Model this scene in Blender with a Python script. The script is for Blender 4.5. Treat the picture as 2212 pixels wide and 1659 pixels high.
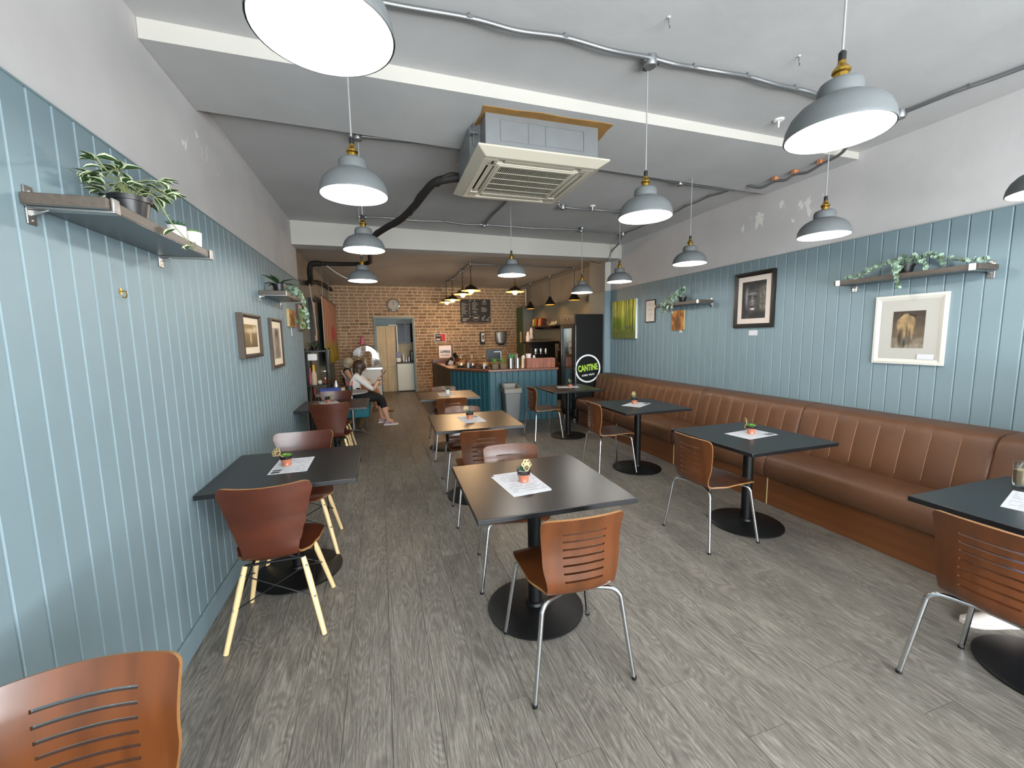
import bpy, math, random
from mathutils import Vector, Matrix, noise as mnoise
random.seed(11)
S = bpy.context.scene
COL = S.collection
PI = math.pi
for o in list(bpy.data.objects):
    bpy.data.objects.remove(o)

# ------------------------------------------------------------------ camera
FPX, YAW, PITCH, ROLL = 886.6, 0.30774, 0.11397, 0.01807
cd = bpy.data.cameras.new('camera'); cam = bpy.data.objects.new('camera', cd); COL.objects.link(cam)
cd.sensor_fit = 'HORIZONTAL'; cd.sensor_width = 36.0; cd.lens = FPX / 2212 * 36.0
cd.clip_start = 0.02; cd.clip_end = 200
_f = Vector((math.sin(YAW)*math.cos(PITCH), math.cos(YAW)*math.cos(PITCH), -math.sin(PITCH)))
_r = Vector((math.cos(YAW), -math.sin(YAW), 0)); _d = _f.cross(_r)
_r2 = math.cos(ROLL)*_r + math.sin(ROLL)*_d; _d2 = -math.sin(ROLL)*_r + math.cos(ROLL)*_d
cam.matrix_world = Matrix(((_r2.x, -_d2.x, -_f.x, 0), (_r2.y, -_d2.y, -_f.y, 0), (_r2.z, -_d2.z, -_f.z, 1.55), (0, 0, 0, 1)))
S.camera = cam

# ------------------------------------------------------------------ world, daylight, exposure
W = bpy.data.worlds.new('sky'); S.world = W; W.use_nodes = True
bg = W.node_tree.nodes['Background']
bg.inputs['Color'].default_value = (0.80, 0.90, 1.0, 1); bg.inputs['Strength'].default_value = 6.0
def area_light(name, loc, rot, sx, sy, power, col, portal=False):
    l = bpy.data.lights.new(name, 'AREA'); l.shape = 'RECTANGLE'; l.size = sx; l.size_y = sy; l.energy = power; l.color = col
    o = bpy.data.objects.new(name, l); COL.objects.link(o); o.location = loc; o.rotation_euler = rot
    if portal: l.cycles.is_portal = True
    return o
# daylight entering through the shop front behind the camera
area_light('shop_window_daylight', (1.47, -2.9, 1.55), (math.radians(96), 0, 0), 4.5, 2.1, 300, (0.88, 0.94, 1.0))
# added fill lamp inside the glass, aimed up to brighten ceiling and upper walls
area_light('ceiling_fill_light', (1.47, -2.88, 0.75), (math.radians(128), 0, 0), 4.5, 0.8, 185, (1.0, 0.98, 0.95))
S.view_settings.view_transform = 'Standard'; S.view_settings.look = 'None'
S.view_settings.exposure = 0.45; S.view_settings.gamma = 1.0; S.view_settings.use_curve_mapping = False
S.cycles.max_bounces = 8; S.cycles.diffuse_bounces = 5; S.cycles.glossy_bounces = 4; S.cycles.transparent_max_bounces = 12
S.cycles.sample_clamp_indirect = 6.0; S.cycles.caustics_reflective = False; S.cycles.caustics_refractive = False

# ------------------------------------------------------------------ materials
def lin(c):
    def f(x):
        x /= 255.0
        return x/12.92 if x <= 0.04045 else ((x+0.055)/1.055)**2.4
    return (f(c[0]), f(c[1]), f(c[2]), 1.0)
MATS = {}
def mat(name, col, rough=0.5, metal=0.0, var=0.0, vscale=6.0, bump=0.0, bscale=60.0, stretch=(1,1,1), coat=0.0, trans=0.0, emit=None, estr=0.0, spec=0.5, rand=0.0, col2=None, detail=3.0):
    m = bpy.data.materials.new(name); m.use_nodes = True; MATS[name] = m
    nt = m.node_tree; n = nt.nodes; L = nt.links; b = n['Principled BSDF']
    b.inputs['Base Color'].default_value = lin(col); b.inputs['Roughness'].default_value = rough
    b.inputs['Metallic'].default_value = metal; b.inputs['Coat Weight'].default_value = coat; b.inputs['Coat Roughness'].default_value = 0.15
    b.inputs['Transmission Weight'].default_value = trans; b.inputs['Specular IOR Level'].default_value = spec
    if emit: b.inputs['Emission Color'].default_value = lin(emit); b.inputs['Emission Strength'].default_value = estr
    if var or bump or rand or col2:
        tc = n.new('ShaderNodeTexCoord'); mp = n.new('ShaderNodeMapping'); mp.inputs['Scale'].default_value = stretch
        L.new(tc.outputs['Object'], mp.inputs['Vector'])
        src = mp.outputs['Vector']
        oi = n.new('ShaderNodeObjectInfo')
        if rand:
            ad = n.new('ShaderNodeVectorMath'); ad.operation = 'ADD'; sc = n.new('ShaderNodeMath'); sc.operation = 'MULTIPLY'; sc.inputs[1].default_value = 57.0
            L.new(oi.outputs['Random'], sc.inputs[0]); L.new(src, ad.inputs[0]); L.new(sc.outputs[0], ad.inputs[1]); src = ad.outputs[0]
        last = None
        if var or col2:
            nz = n.new('ShaderNodeTexNoise'); nz.inputs['Scale'].default_value = vscale; nz.inputs['Detail'].default_value = detail
            L.new(src, nz.inputs['Vector'])
            cr = n.new('ShaderNodeValToRGB'); cr.color_ramp.elements[0].position = 0.32; cr.color_ramp.elements[1].position = 0.68
            c = lin(col)
            if col2: c2 = lin(col2); cr.color_ramp.elements[0].color = c2; cr.color_ramp.elements[1].color = c
            else:
                cr.color_ramp.elements[0].color = tuple(max(0, x*(1-var)) for x in c[:3])+(1,); cr.color_ramp.elements[1].color = tuple(min(1, x*(1+var)) for x in c[:3])+(1,)
            L.new(nz.outputs['Fac'], cr.inputs['Fac']); last = cr.outputs['Color']
        if rand:
            hs = n.new('ShaderNodeHueSaturation'); mr = n.new('ShaderNodeMapRange'); mr.inputs['To Min'].default_value = 1-rand; mr.inputs['To Max'].default_value = 1+rand
            L.new(oi.outputs['Random'], mr.inputs['Value']); L.new(mr.outputs[0], hs.inputs['Value'])
            if last: L.new(last, hs.inputs['Color'])
            else: hs.inputs['Color'].default_value = lin(col)
            last = hs.outputs['Color']
        if last: L.new(last, b.inputs['Base Color'])
        if bump:
            nb = n.new('ShaderNodeTexNoise'); nb.inputs['Scale'].default_value = bscale; nb.inputs['Detail'].default_value = 2.0
            L.new(src, nb.inputs['Vector'])
            bp = n.new('ShaderNodeBump'); bp.inputs['Strength'].default_value = bump; bp.inputs['Distance'].default_value = 0.01
            L.new(nb.outputs['Fac'], bp.inputs['Height']); L.new(bp.outputs['Normal'], b.inputs['Normal'])
    return m

def attr_mat(name, rough=0.6, coat=0.0):
    m = bpy.data.materials.new(name); m.use_nodes = True; MATS[name] = m
    b = m.node_tree.nodes['Principled BSDF']; a = m.node_tree.nodes.new('ShaderNodeVertexColor'); a.layer_name = 'Col'
    m.node_tree.links.new(a.outputs['Color'], b.inputs['Base Color']); b.inputs['Roughness'].default_value = rough; b.inputs['Coat Weight'].default_value = coat
    return m

def glass_mat(name, tint=(1,1,1,1), gloss=0.10, rough=0.02, fres=0.6):
    m = bpy.data.materials.new(name); m.use_nodes = True; MATS[name] = m
    nt = m.node_tree; n = nt.nodes; L = nt.links; n.remove(n['Principled BSDF']); out = n['Material Output']
    t = n.new('ShaderNodeBsdfTransparent'); t.inputs['Color'].default_value = tint
    g = n.new('ShaderNodeBsdfGlossy'); g.inputs['Roughness'].default_value = rough
    lw = n.new('ShaderNodeLayerWeight'); lw.inputs['Blend'].default_value = 0.35
    ma = n.new('ShaderNodeMath'); ma.operation = 'MULTIPLY_ADD'; ma.inputs[1].default_value = fres; ma.inputs[2].default_value = gloss; ma.use_clamp = True
    L.new(lw.outputs['Fresnel'], ma.inputs[0])
    mx = n.new('ShaderNodeMixShader'); L.new(ma.outputs[0], mx.inputs['Fac']); L.new(t.outputs[0], mx.inputs[1]); L.new(g.outputs[0], mx.inputs[2])
    L.new(mx.outputs[0], out.inputs['Surface'])
    return m

def wood_floor_mat():
    m = bpy.data.materials.new('floor_wood'); m.use_nodes = True; MATS['floor_wood'] = m
    nt = m.node_tree; n = nt.nodes; L = nt.links; b = n['Principled BSDF']
    tc = n.new('ShaderNodeTexCoord'); oi = n.new('ShaderNodeObjectInfo')
    rnd = n.new('ShaderNodeMath'); rnd.operation = 'MULTIPLY'; rnd.inputs[1].default_value = 83.0; L.new(oi.outputs['Random'], rnd.inputs[0])
    cmb = n.new('ShaderNodeCombineXYZ'); L.new(rnd.outputs[0], cmb.inputs['X']); L.new(rnd.outputs[0], cmb.inputs['Y'])
    add = n.new('ShaderNodeVectorMath'); add.operation = 'ADD'; L.new(tc.outputs['Object'], add.inputs[0]); L.new(cmb.outputs[0], add.inputs[1])
    def nz(scale, st, det, dist=0.0):
        mp = n.new('ShaderNodeMapping'); mp.inputs['Scale'].default_value = st; L.new(add.outputs[0], mp.inputs['Vector'])
        x = n.new('ShaderNodeTexNoise'); x.inputs['Scale'].default_value = scale; x.inputs['Detail'].default_value = det; x.inputs['Distortion'].default_value = dist
        L.new(mp.outputs[0], x.inputs['Vector']); return x.outputs['Fac']
    def ma(op, a, b_, c=None):
        x = n.new('ShaderNodeMath'); x.operation = op
        for i, q in enumerate((a, b_, c)):
            if q is None: continue
            if isinstance(q, (int, float)): x.inputs[i].default_value = q
            else: L.new(q, x.inputs[i])
        return x.outputs[0]
    fine = nz(150, (1, 0.045, 1), 4, 0.3); pore = nz(320, (1, 0.10, 1), 2); broad = nz(3.2, (1.6, 0.5, 1), 4, 1.0)
    field = nz(4.2, (1.5, 0.28, 1), 2, 0.5)                       # growth rings: contour lines of a soft stretched field
    ring = ma('SINE', ma('MULTIPLY', field, 150.0), 0.0)
    ring = ma('MULTIPLY_ADD', ring, 0.5, 0.5)
    v = ma('MULTIPLY', fine, 0.46); v = ma('MULTIPLY_ADD', pore, 0.26, v); v = ma('MULTIPLY_ADD', broad, 0.20, v); v = ma('MULTIPLY_ADD', ring, 0.08, v)
    cr = n.new('ShaderNodeValToRGB'); e = cr.color_ramp.elements
    e[0].position = 0.36; e[0].color = lin((80, 76, 70)); e[1].position = 0.64; e[1].color = lin((144, 139, 129)); x = e.new(0.5); x.color = lin((111, 106, 98))
    L.new(v, cr.inputs['Fac'])
    hs = n.new('ShaderNodeHueSaturation'); mr = n.new('ShaderNodeMapRange'); mr.inputs['To Min'].default_value = 0.92; mr.inputs['To Max'].default_value = 1.07
    L.new(oi.outputs['Random'], mr.inputs['Value']); L.new(mr.outputs[0], hs.inputs['Value']); L.new(cr.outputs['Color'], hs.inputs['Color'])
    L.new(hs.outputs['Color'], b.inputs['Base Color'])
    b.inputs['Roughness'].default_value = 0.45
    bp = n.new('ShaderNodeBump'); bp.inputs['Strength'].default_value = 0.2; bp.inputs['Distance'].default_value = 0.003
    L.new(v, bp.inputs['Height']); L.new(bp.outputs['Normal'], b.inputs['Normal'])
    return m

def plaster_mat(name, col, peel=None, streak=0.06):
    # painted plaster with faint blotches, brush relief and worn off patches inside a box
    m = mat(name, col, 0.85, var=streak, vscale=2.2, bump=0.12, bscale=14.0, spec=0.25, detail=6)
    if peel:
        (x0, x1, y0, y1, z0, z1, pc, thr) = peel
        nt = m.node_tree; n = nt.nodes; L = nt.links; b = n['Principled BSDF']
        src = b.inputs['Base Color'].links[0].from_socket
        g = n.new('ShaderNodeNewGeometry'); sp = n.new('ShaderNodeSeparateXYZ'); L.new(g.outputs['Position'], sp.inputs[0])
        nz = n.new('ShaderNodeTexNoise'); nz.inputs['Scale'].default_value = 8.0; nz.inputs['Detail'].default_value = 9; nz.inputs['Roughness'].default_value = 0.6; mp = n.new('ShaderNodeMapping'); mp.inputs['Scale'].default_value = (1, 1, 0.55); mp.inputs['Rotation'].default_value = (0.5, 0, 0)
        L.new(g.outputs['Position'], mp.inputs[0]); L.new(mp.outputs[0], nz.inputs['Vector'])
        def band(sock, a, c):
            mid = (a+c)/2; hw = (c-a)/2
            s = n.new('ShaderNodeMath'); s.operation = 'SUBTRACT'; L.new(sock, s.inputs[0]); s.inputs[1].default_value = mid
            ab = n.new('ShaderNodeMath'); ab.operation = 'ABSOLUTE'; L.new(s.outputs[0], ab.inputs[0])
            mr = n.new('ShaderNodeMapRange'); mr.inputs['From Min'].default_value = hw*0.3; mr.inputs['From Max'].default_value = hw; mr.inputs['To Min'].default_value = 0; mr.inputs['To Max'].default_value = -0.25
            L.new(ab.outputs[0], mr.inputs['Value']); return mr.outputs[0]
        a1 = n.new('ShaderNodeMath'); a1.operation = 'ADD'; L.new(nz.outputs['Fac'], a1.inputs[0]); L.new(band(sp.outputs['Y'], y0, y1), a1.inputs[1])
        a2 = n.new('ShaderNodeMath'); a2.operation = 'ADD'; L.new(a1.outputs[0], a2.inputs[0]); L.new(band(sp.outputs['Z'], z0, z1), a2.inputs[1])
        mr = n.new('ShaderNodeMapRange'); mr.inputs['From Min'].default_value = thr; mr.inputs['From Max'].default_value = thr+0.02; L.new(a2.outputs[0], mr.inputs['Value'])
        mx = n.new('ShaderNodeMixRGB'); L.new(mr.outputs[0], mx.inputs['Fac']); L.new(src, mx.inputs[1]); mx.inputs[2].default_value = lin(pc); L.new(mx.outputs[0], b.inputs['Base Color'])
    return m

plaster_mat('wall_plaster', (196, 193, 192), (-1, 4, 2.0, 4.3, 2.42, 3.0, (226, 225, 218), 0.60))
plaster_mat('ceiling_paint', (182, 182, 182), streak=0.05)
plaster_mat('beam_paint', (186, 183, 175), streak=0.02)
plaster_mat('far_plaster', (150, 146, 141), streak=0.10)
mat('board_blue', (119, 138, 145), 0.55, var=0.03, vscale=3, bump=0.05, bscale=25, rand=0.02, spec=0.35)
mat('blue_grey', (118, 138, 142), 0.55, var=0.04, vscale=3)
mat('recess_grey', (112, 122, 124), 0.6, var=0.04, vscale=2)
wood_floor_mat()
mat('mortar', (206, 190, 164), 0.95, var=0.12, vscale=20, bump=0.4, bscale=80, spec=0.1)
mat('brick', (150, 126, 104), 0.92, rand=0.30, var=0.18, vscale=14, bump=0.5, bscale=60, spec=0.1)
mat('table_black', (20, 21, 23), 0.3, bump=0.04, bscale=400, spec=0.5)
mat('black_metal', (9, 9, 10), 0.45, bump=0.03, bscale=200, spec=0.3)
mat('black_plastic', (14, 14, 15), 0.4)
mat('chrome', (210, 212, 215), 0.12, metal=1.0)
mat('steel', (170, 168, 165), 0.3, metal=1.0)
mat('galv', (138, 140, 141), 0.42, metal=0.75, var=0.05, vscale=12)
mat('brass', (176, 140, 62), 0.28, metal=1.0)
mat('brown_ply', (86, 46, 20), 0.32, var=0.28, vscale=3.0, stretch=(5, 1, 1), coat=0.22, rand=0.08, spec=0.5)
mat('ply_edge', (138, 96, 54), 0.5, var=0.1, vscale=40)
mat('light_ply', (72, 32, 16), 0.34, var=0.2, vscale=3, stretch=(1, 1, 3), coat=0.15, rand=0.06)
mat('beech', (220, 190, 140), 0.45, var=0.08, vscale=8, stretch=(1, 1, 0.2))
mat('leather', (94, 62, 41), 0.42, var=0.06, vscale=4, bump=0.15, bscale=160, spec=0.45)
mat('thread', (150, 108, 78), 0.6)
mat('plinth_wood', (104, 60, 30), 0.4, var=0.22, vscale=3, stretch=(1, 0.25, 4), coat=0.2)
mat('shade_grey', (98, 102, 103), 0.6, var=0.02, vscale=20)
mat('shade_white', (245, 243, 238), 0.5)
mat('bulb_cool', (255, 255, 255), 0.5, emit=(255, 250, 240), estr=18.0)
mat('bulb_warm', (255, 230, 190), 0.5, emit=(255, 196, 120), estr=30.0)
mat('enamel_bronze', (52, 40, 28), 0.4, metal=0.3)
mat('enamel_inner', (222, 170, 96), 0.4)
mat('cable_grey', (150, 150, 150), 0.6)
mat('ac_plastic', (196, 189, 172), 0.45)
mat('ac_dark', (6, 6, 6), 0.9, spec=0.1)
mat('ac_sheet', (138, 141, 142), 0.4, metal=0.55, var=0.04, vscale=9)
mat('bare_plaster', (150, 112, 58), 0.95, var=0.15, vscale=10)
mat('pipe_black', (24, 21, 19), 0.7, var=0.2, vscale=25)
mat('paper', (206, 207, 212), 0.45)
mat('terracotta', (178, 108, 80), 0.28, var=0.06, vscale=20, coat=0.4)
mat('glaze', (30, 24, 26), 0.15, coat=0.6)
mat('white_ceramic', (214, 212, 206), 0.3)
mat('stone_white', (220, 225, 224), 0.7)
mat('leaf_dark', (44, 70, 40), 0.45, var=0.15, vscale=30, rand=0.12)
mat('leaf_cream', (206, 214, 176), 0.5)
mat('leaf_euc', (128, 152, 132), 0.55, var=0.14, vscale=40)
mat('leaf_succ', (108, 150, 66), 0.4, var=0.14, vscale=60)
mat('leaf_agave', (58, 88, 66), 0.45, var=0.14, vscale=60)
mat('leaf_bright', (62, 98, 42), 0.45, var=0.1, vscale=30)
mat('stem', (120, 128, 84), 0.6)
mat('pick_wood', (170, 150, 104), 0.5)
mat('pick_pad', (84, 70, 42), 0.6)
mat('shelf_dark', (84, 90, 92), 0.35, metal=0.3)
mat('shelf_edge', (70, 62, 54), 0.5, var=0.2, vscale=8, stretch=(8, 0.5, 8))
mat('frame_black', (30, 26, 24), 0.4)
mat('frame_brown', (62, 50, 40), 0.45)
mat('frame_white', (206, 204, 196), 0.4)
mat('matboard', (206, 194, 184), 0.7)
mat('matboard_cream', (222, 206, 182), 0.7)
mat('matboard_white', (176, 174, 167), 0.7)
attr_mat('print', 0.65, 0.0)
mat('teal_board', (26, 74, 84), 0.5, var=0.22, vscale=5, stretch=(6, 6, 0.8), rand=0.14)
mat('pallet_brown', (104, 88, 66), 0.7, var=0.2, vscale=5, stretch=(5, 5, 1), rand=0.12)
mat('worktop_wood', (112, 66, 46), 0.35, var=0.2, vscale=4, stretch=(1, 6, 6))
mat('crate_wood', (150, 88, 64), 0.55, var=0.2, vscale=5, stretch=(6, 1, 2), rand=0.1)
mat('bin_grey', (112, 114, 114), 0.55, bump=0.05, bscale=200)
mat('bin_lid', (132, 128, 122), 0.5)
mat('fridge_black', (9, 9, 9), 0.55, bump=0.1, bscale=300, spec=0.25)
mat('fridge_inner', (196, 198, 196), 0.4)
mat('fridge_brown', (58, 44, 32), 0.4)
mat('sign_white', (236, 240, 240), 0.5)
mat('sign_green', (166, 206, 66), 0.5)
mat('glass_jar_rim', (210, 215, 215), 0.2, metal=0.4)
glass_mat('glass', (0.94, 0.97, 0.96, 1))
glass_mat('glass_dome', (0.95, 0.95, 0.94, 1), 0.04, 0.03, 0.28)
glass_mat('glass_kitchen', (0.45, 0.47, 0.48, 1), 0.0, 0.1, 0.12)
mat('latte', (206, 178, 142), 0.5)
mat('cake_a', (186, 130, 70), 0.8, var=0.3, vscale=30)
mat('cake_b', (120, 70, 40), 0.8, var=0.3, vscale=30)
mat('white_plastic', (232, 230, 226), 0.4)
mat('paper_cup', (238, 226, 220), 0.6)
mat('slate_dark', (48, 58, 60), 0.4)
mat('kitchen_wood', (196, 176, 138), 0.55, var=0.14, vscale=2.5, stretch=(5, 5, 0.7))
mat('kitchen_dark', (52, 48, 44), 0.5)
mat('fridge_white', (206, 214, 206), 0.4)
mat('skin', (208, 160, 132), 0.55, var=0.05, vscale=20)
mat('hair_brown', (66, 48, 36), 0.5, var=0.3, vscale=30, stretch=(1, 1, 0.2))
mat('hair_grey', (176, 162, 138), 0.5, var=0.25, vscale=30, stretch=(1, 1, 0.2))
mat('cloth_white', (226, 220, 214), 0.85, var=0.05, vscale=12, bump=0.2, bscale=30)
mat('cloth_black', (16, 16, 18), 0.85)
mat('cloth_tan', (170, 118, 84), 0.85)
mat('cloth_dark', (40, 36, 40), 0.85)
mat('cloth_blue', (70, 82, 110), 0.85)
mat('shoe_white', (224, 214, 206), 0.6)
mat('shoe_floral', (214, 190, 186), 0.7, col2=(92, 40, 62), vscale=70, var=0.1)
mat('shoe_brown', (120, 84, 56), 0.6)
mat('teal_fabric', (30, 104, 116), 0.75, var=0.08, vscale=20)
mat('table_grey', (150, 150, 146), 0.4)
mat('white_paint', (222, 222, 216), 0.5)
mat('yellow', (226, 176, 40), 0.5); mat('orange', (198, 96, 40), 0.5); mat('red', (186, 52, 46), 0.5); mat('pink', (190, 90, 120), 0.3)
mat('blue_box', (62, 82, 160), 0.5); mat('cream', (222, 204, 158), 0.6); mat('brown_pack', (84, 46, 34), 0.6); mat('green_pack', (120, 140, 50), 0.6); mat('green_leaflet', (46, 128, 64), 0.6)
mat('lavender', (128, 132, 160), 0.5)
mat('copper_block', (190, 126, 84), 0.7)
mat('board_chalk', (46, 46, 46), 0.7); mat('chalk', (186, 184, 178), 0.8)
mat('ground', (120, 120, 118), 0.9)

# ------------------------------------------------------------------ mesh builder
class MB:
    def __init__(s): s.v = []; s.f = []; s.m = []; s.cur = 0
    def mi(s, k): s.cur = k; return s
    def add(s, vs, fs):
        o = len(s.v); s.v += [tuple(p) for p in vs]
        for f in fs: s.f.append(tuple(i+o for i in f)); s.m.append(s.cur)
        return s
    def box(s, cx, cy, cz, sx, sy, sz, rot=None):
        vs = [Vector((x*sx/2, y*sy/2, z*sz/2)) for x in (-1, 1) for y in (-1, 1) for z in (-1, 1)]
        if rot: vs = [rot @ v for v in vs]
        vs = [v+Vector((cx, cy, cz)) for v in vs]
        return s.add(vs, [(0,1,3,2),(4,6,7,5),(0,4,5,1),(2,3,7,6),(0,2,6,4),(1,5,7,3)])
    def b2(s, x0, x1, y0, y1, z0, z1): return s.box((x0+x1)/2, (y0+y1)/2, (z0+z1)/2, x1-x0, y1-y0, z1-z0)
    def tube(s, pts, r, n=10, caps=True):
        pts = [Vector(p) for p in pts]; rs = r if isinstance(r, (list, tuple)) else [r]*len(pts)
        t0 = (pts[1]-pts[0]).normalized(); a = t0.orthogonal().normalized(); vs = []; N = len(pts)
        for i, p in enumerate(pts):
            if i == 0: t = pts[1]-pts[0]
            elif i == N-1: t = pts[-1]-pts[-2]
            else: t = (pts[i+1]-pts[i]).normalized()+(pts[i]-pts[i-1]).normalized()
            t = t.normalized(); a = (a-t*a.dot(t)).normalized(); b = t.cross(a)
            for k in range(n):
                q = 2*PI*k/n; vs.append(p+a*(rs[i]*math.cos(q))+b*(rs[i]*math.sin(q)))
        fs = [(i*n+k, i*n+(k+1) % n, (i+1)*n+(k+1) % n, (i+1)*n+k) for i in range(N-1) for k in range(n)]
        if caps: fs += [tuple(range(n-1, -1, -1)), tuple(range((N-1)*n, N*n))]
        return s.add(vs, fs)
    def cyl(s, p0, p1, r0, r1=None, n=14): return s.tube([p0, p1], [r0, r0 if r1 is None else r1], n)
    def lathe(s, prof, n=24, c=(0, 0, 0)):
        vs = []; fs = []; N = len(prof)
        for (r, z) in prof:
            for k in range(n):
                q = 2*PI*k/n; vs.append((c[0]+r*math.cos(q), c[1]+r*math.sin(q), c[2]+z))
        for i in range(N-1):
            for k in range(n): fs.append((i*n+k, i*n+(k+1) % n, (i+1)*n+(k+1) % n, (i+1)*n+k))
        if prof[0][0] > 1e-6: fs.append(tuple(range(n-1, -1, -1)))
        if prof[-1][0] > 1e-6: fs.append(tuple(range((N-1)*n, N*n)))
        return s.add(vs, fs)
    def lathe_open(s, prof, n=24, c=(0, 0, 0)):
        vs = []; fs = []; N = len(prof)
        for (r, z) in prof:
            for k in range(n):
                q = 2*PI*k/n; vs.append((c[0]+r*math.cos(q), c[1]+r*math.sin(q), c[2]+z))
        for i in range(N-1):
            for k in range(n): fs.append((i*n+k, i*n+(k+1) % n, (i+1)*n+(k+1) % n, (i+1)*n+k))
        return s.add(vs, fs)
    def prism(s, poly, a0, a1, ax='z'):
        def P(p, h): return (p[0], p[1], h) if ax == 'z' else ((p[0], h, p[1]) if ax == 'y' else (h, p[0], p[1]))
        N = len(poly); vs = [P(p, a0) for p in poly]+[P(p, a1) for p in poly]
        return s.add(vs, [tuple(range(N-1, -1, -1)), tuple(range(N, 2*N))]+[(i, (i+1) % N, N+(i+1) % N, N+i) for i in range(N)])
    def ball(s, c, r, n=12, m=8, sc=(1, 1, 1)):
        vs = [(c[0], c[1], c[2]-r*sc[2])]
        for i in range(1, m):
            a = -PI/2+PI*i/m
            for k in range(n):
                q = 2*PI*k/n; vs.append((c[0]+r*sc[0]*math.cos(a)*math.cos(q), c[1]+r*sc[1]*math.cos(a)*math.sin(q), c[2]+r*sc[2]*math.sin(a)))
        vs.append((c[0], c[1], c[2]+r*sc[2])); T = len(vs)-1
        fs = [(0, 1+(k+1) % n, 1+k) for k in range(n)]
        for i in range(m-2):
            for k in range(n): a = 1+i*n; fs.append((a+k, a+(k+1) % n, a+n+(k+1) % n, a+n+k))
        a = 1+(m-2)*n; fs += [(a+k, a+(k+1) % n, T) for k in range(n)]
        return s.add(vs, fs)
    def shell(s, P, mask, th, rim=1):
        # a thin curved sheet: P[i][j] positions, mask(i,j) says which quads exist
        R, C = len(P), len(P[0]); P = [[Vector(p) for p in row] for row in P]; vs = []; fs = []; ms = []
        Nn = [[None]*C for _ in range(R)]
        for i in range(R):
            for j in range(C):
                du = P[min(i+1, R-1)][j]-P[max(i-1, 0)][j]; dv = P[i][min(j+1, C-1)]-P[i][max(j-1, 0)]
                Nn[i][j] = du.cross(dv).normalized()
        A = lambda i, j: i*C+j
        B = lambda i, j: R*C+i*C+j
        vs = [P[i][j]+Nn[i][j]*th/2 for i in range(R) for j in range(C)]+[P[i][j]-Nn[i][j]*th/2 for i in range(R) for j in range(C)]
        has = lambda i, j: 0 <= i < R-1 and 0 <= j < C-1 and mask(i, j)
        for i in range(R-1):
            for j in range(C-1):
                if not mask(i, j): continue
                fs.append((A(i, j), A(i+1, j), A(i+1, j+1), A(i, j+1))); ms.append(0)
                fs.append((B(i, j), B(i, j+1), B(i+1, j+1), B(i+1, j))); ms.append(0)
                for (p, q, ok) in (((i, j), (i, j+1), has(i-1, j)), ((i+1, j+1), (i+1, j), has(i+1, j)), ((i+1, j), (i, j), has(i, j-1)), ((i, j+1), (i+1, j+1), has(i, j+1))):
                    if not ok: fs.append((A(*p), A(*q), B(*q), B(*p))); ms.append(rim if (i in (0, R-2) or j in (0, C-2)) else 0)
        o = len(s.v); s.v += [tuple(v) for v in vs]
        for f, k in zip(fs, ms): s.f.append(tuple(i+o for i in f)); s.m.append(k)
        return s
    def mesh(s, name, mats, angle=38):
        me = bpy.data.meshes.new(name); me.from_pydata(s.v, [], s.f)
        for m in (mats if isinstance(mats, (list, tuple)) else [mats]): me.materials.append(MATS[m] if isinstance(m, str) else m)
        me.polygons.foreach_set('material_index', s.m); me.polygons.foreach_set('use_smooth', [True]*len(s.f))
        me.update(); me.validate(); me.set_sharp_from_angle(angle=math.radians(angle)); return me
    def build(s, name, mats, parent=None, loc=(0, 0, 0), rz=0.0, bevel=0.0, angle=38, seg=2):
        return place(name, s.mesh(name, mats, angle), parent, loc, rz, bevel, seg)

def place(name, me, parent=None, loc=(0, 0, 0), rz=0.0, bevel=0.0, seg=2):
    o = bpy.data.objects.new(name, me); COL.objects.link(o); o.parent = parent; o.location = loc
    if rz: o.rotation_euler = (0, 0, rz)
    if bevel:
        b = o.modifiers.new('bevel', 'BEVEL'); b.width = bevel; b.segments = seg; b.limit_method = 'ANGLE'; b.angle_limit = math.radians(40)
        b.harden_normals = False
    return o
def tag(o, label, cat, group=None):
    o['label'] = label; o['category'] = cat
    if group: o['group'] = group
    return o
def thing(name, label, cat, loc=(0, 0, 0), rz=0.0, group=None):
    o = bpy.data.objects.new(name, None); COL.objects.link(o); o.location = loc; o.rotation_euler = (0, 0, rz); o.empty_display_size = 0.1
    return tag(o, label, cat, group)
def struct(o): o['kind'] = 'structure'; return o
def stuff(o): o['kind'] = 'stuff'; return o
def copy_tree(o, parent=None):
    c = o.copy(); COL.objects.link(c); c.parent = parent
    for ch in list(o.children): copy_tree(ch, c)
    return c
def bx(name, m, x0, x1, y0, y1, z0, z1, parent=None, bevel=0.0): return MB().b2(x0, x1, y0, y1, z0, z1).build(name, m, parent, bevel=bevel)

def catmull(pts, k=6):
    pts = [Vector(p) for p in pts]; out = []
    for i in range(len(pts)-1):
        p0 = pts[max(i-1, 0)]; p1 = pts[i]; p2 = pts[i+1]; p3 = pts[min(i+2, len(pts)-1)]
        for j in range(k):
            t = j/k
            out.append(0.5*((2*p1)+(-p0+p2)*t+(2*p0-5*p1+4*p2-p3)*t*t+(-p0+3*p1-3*p2+p3)*t**3))
    out.append(pts[-1]); return out

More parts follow.
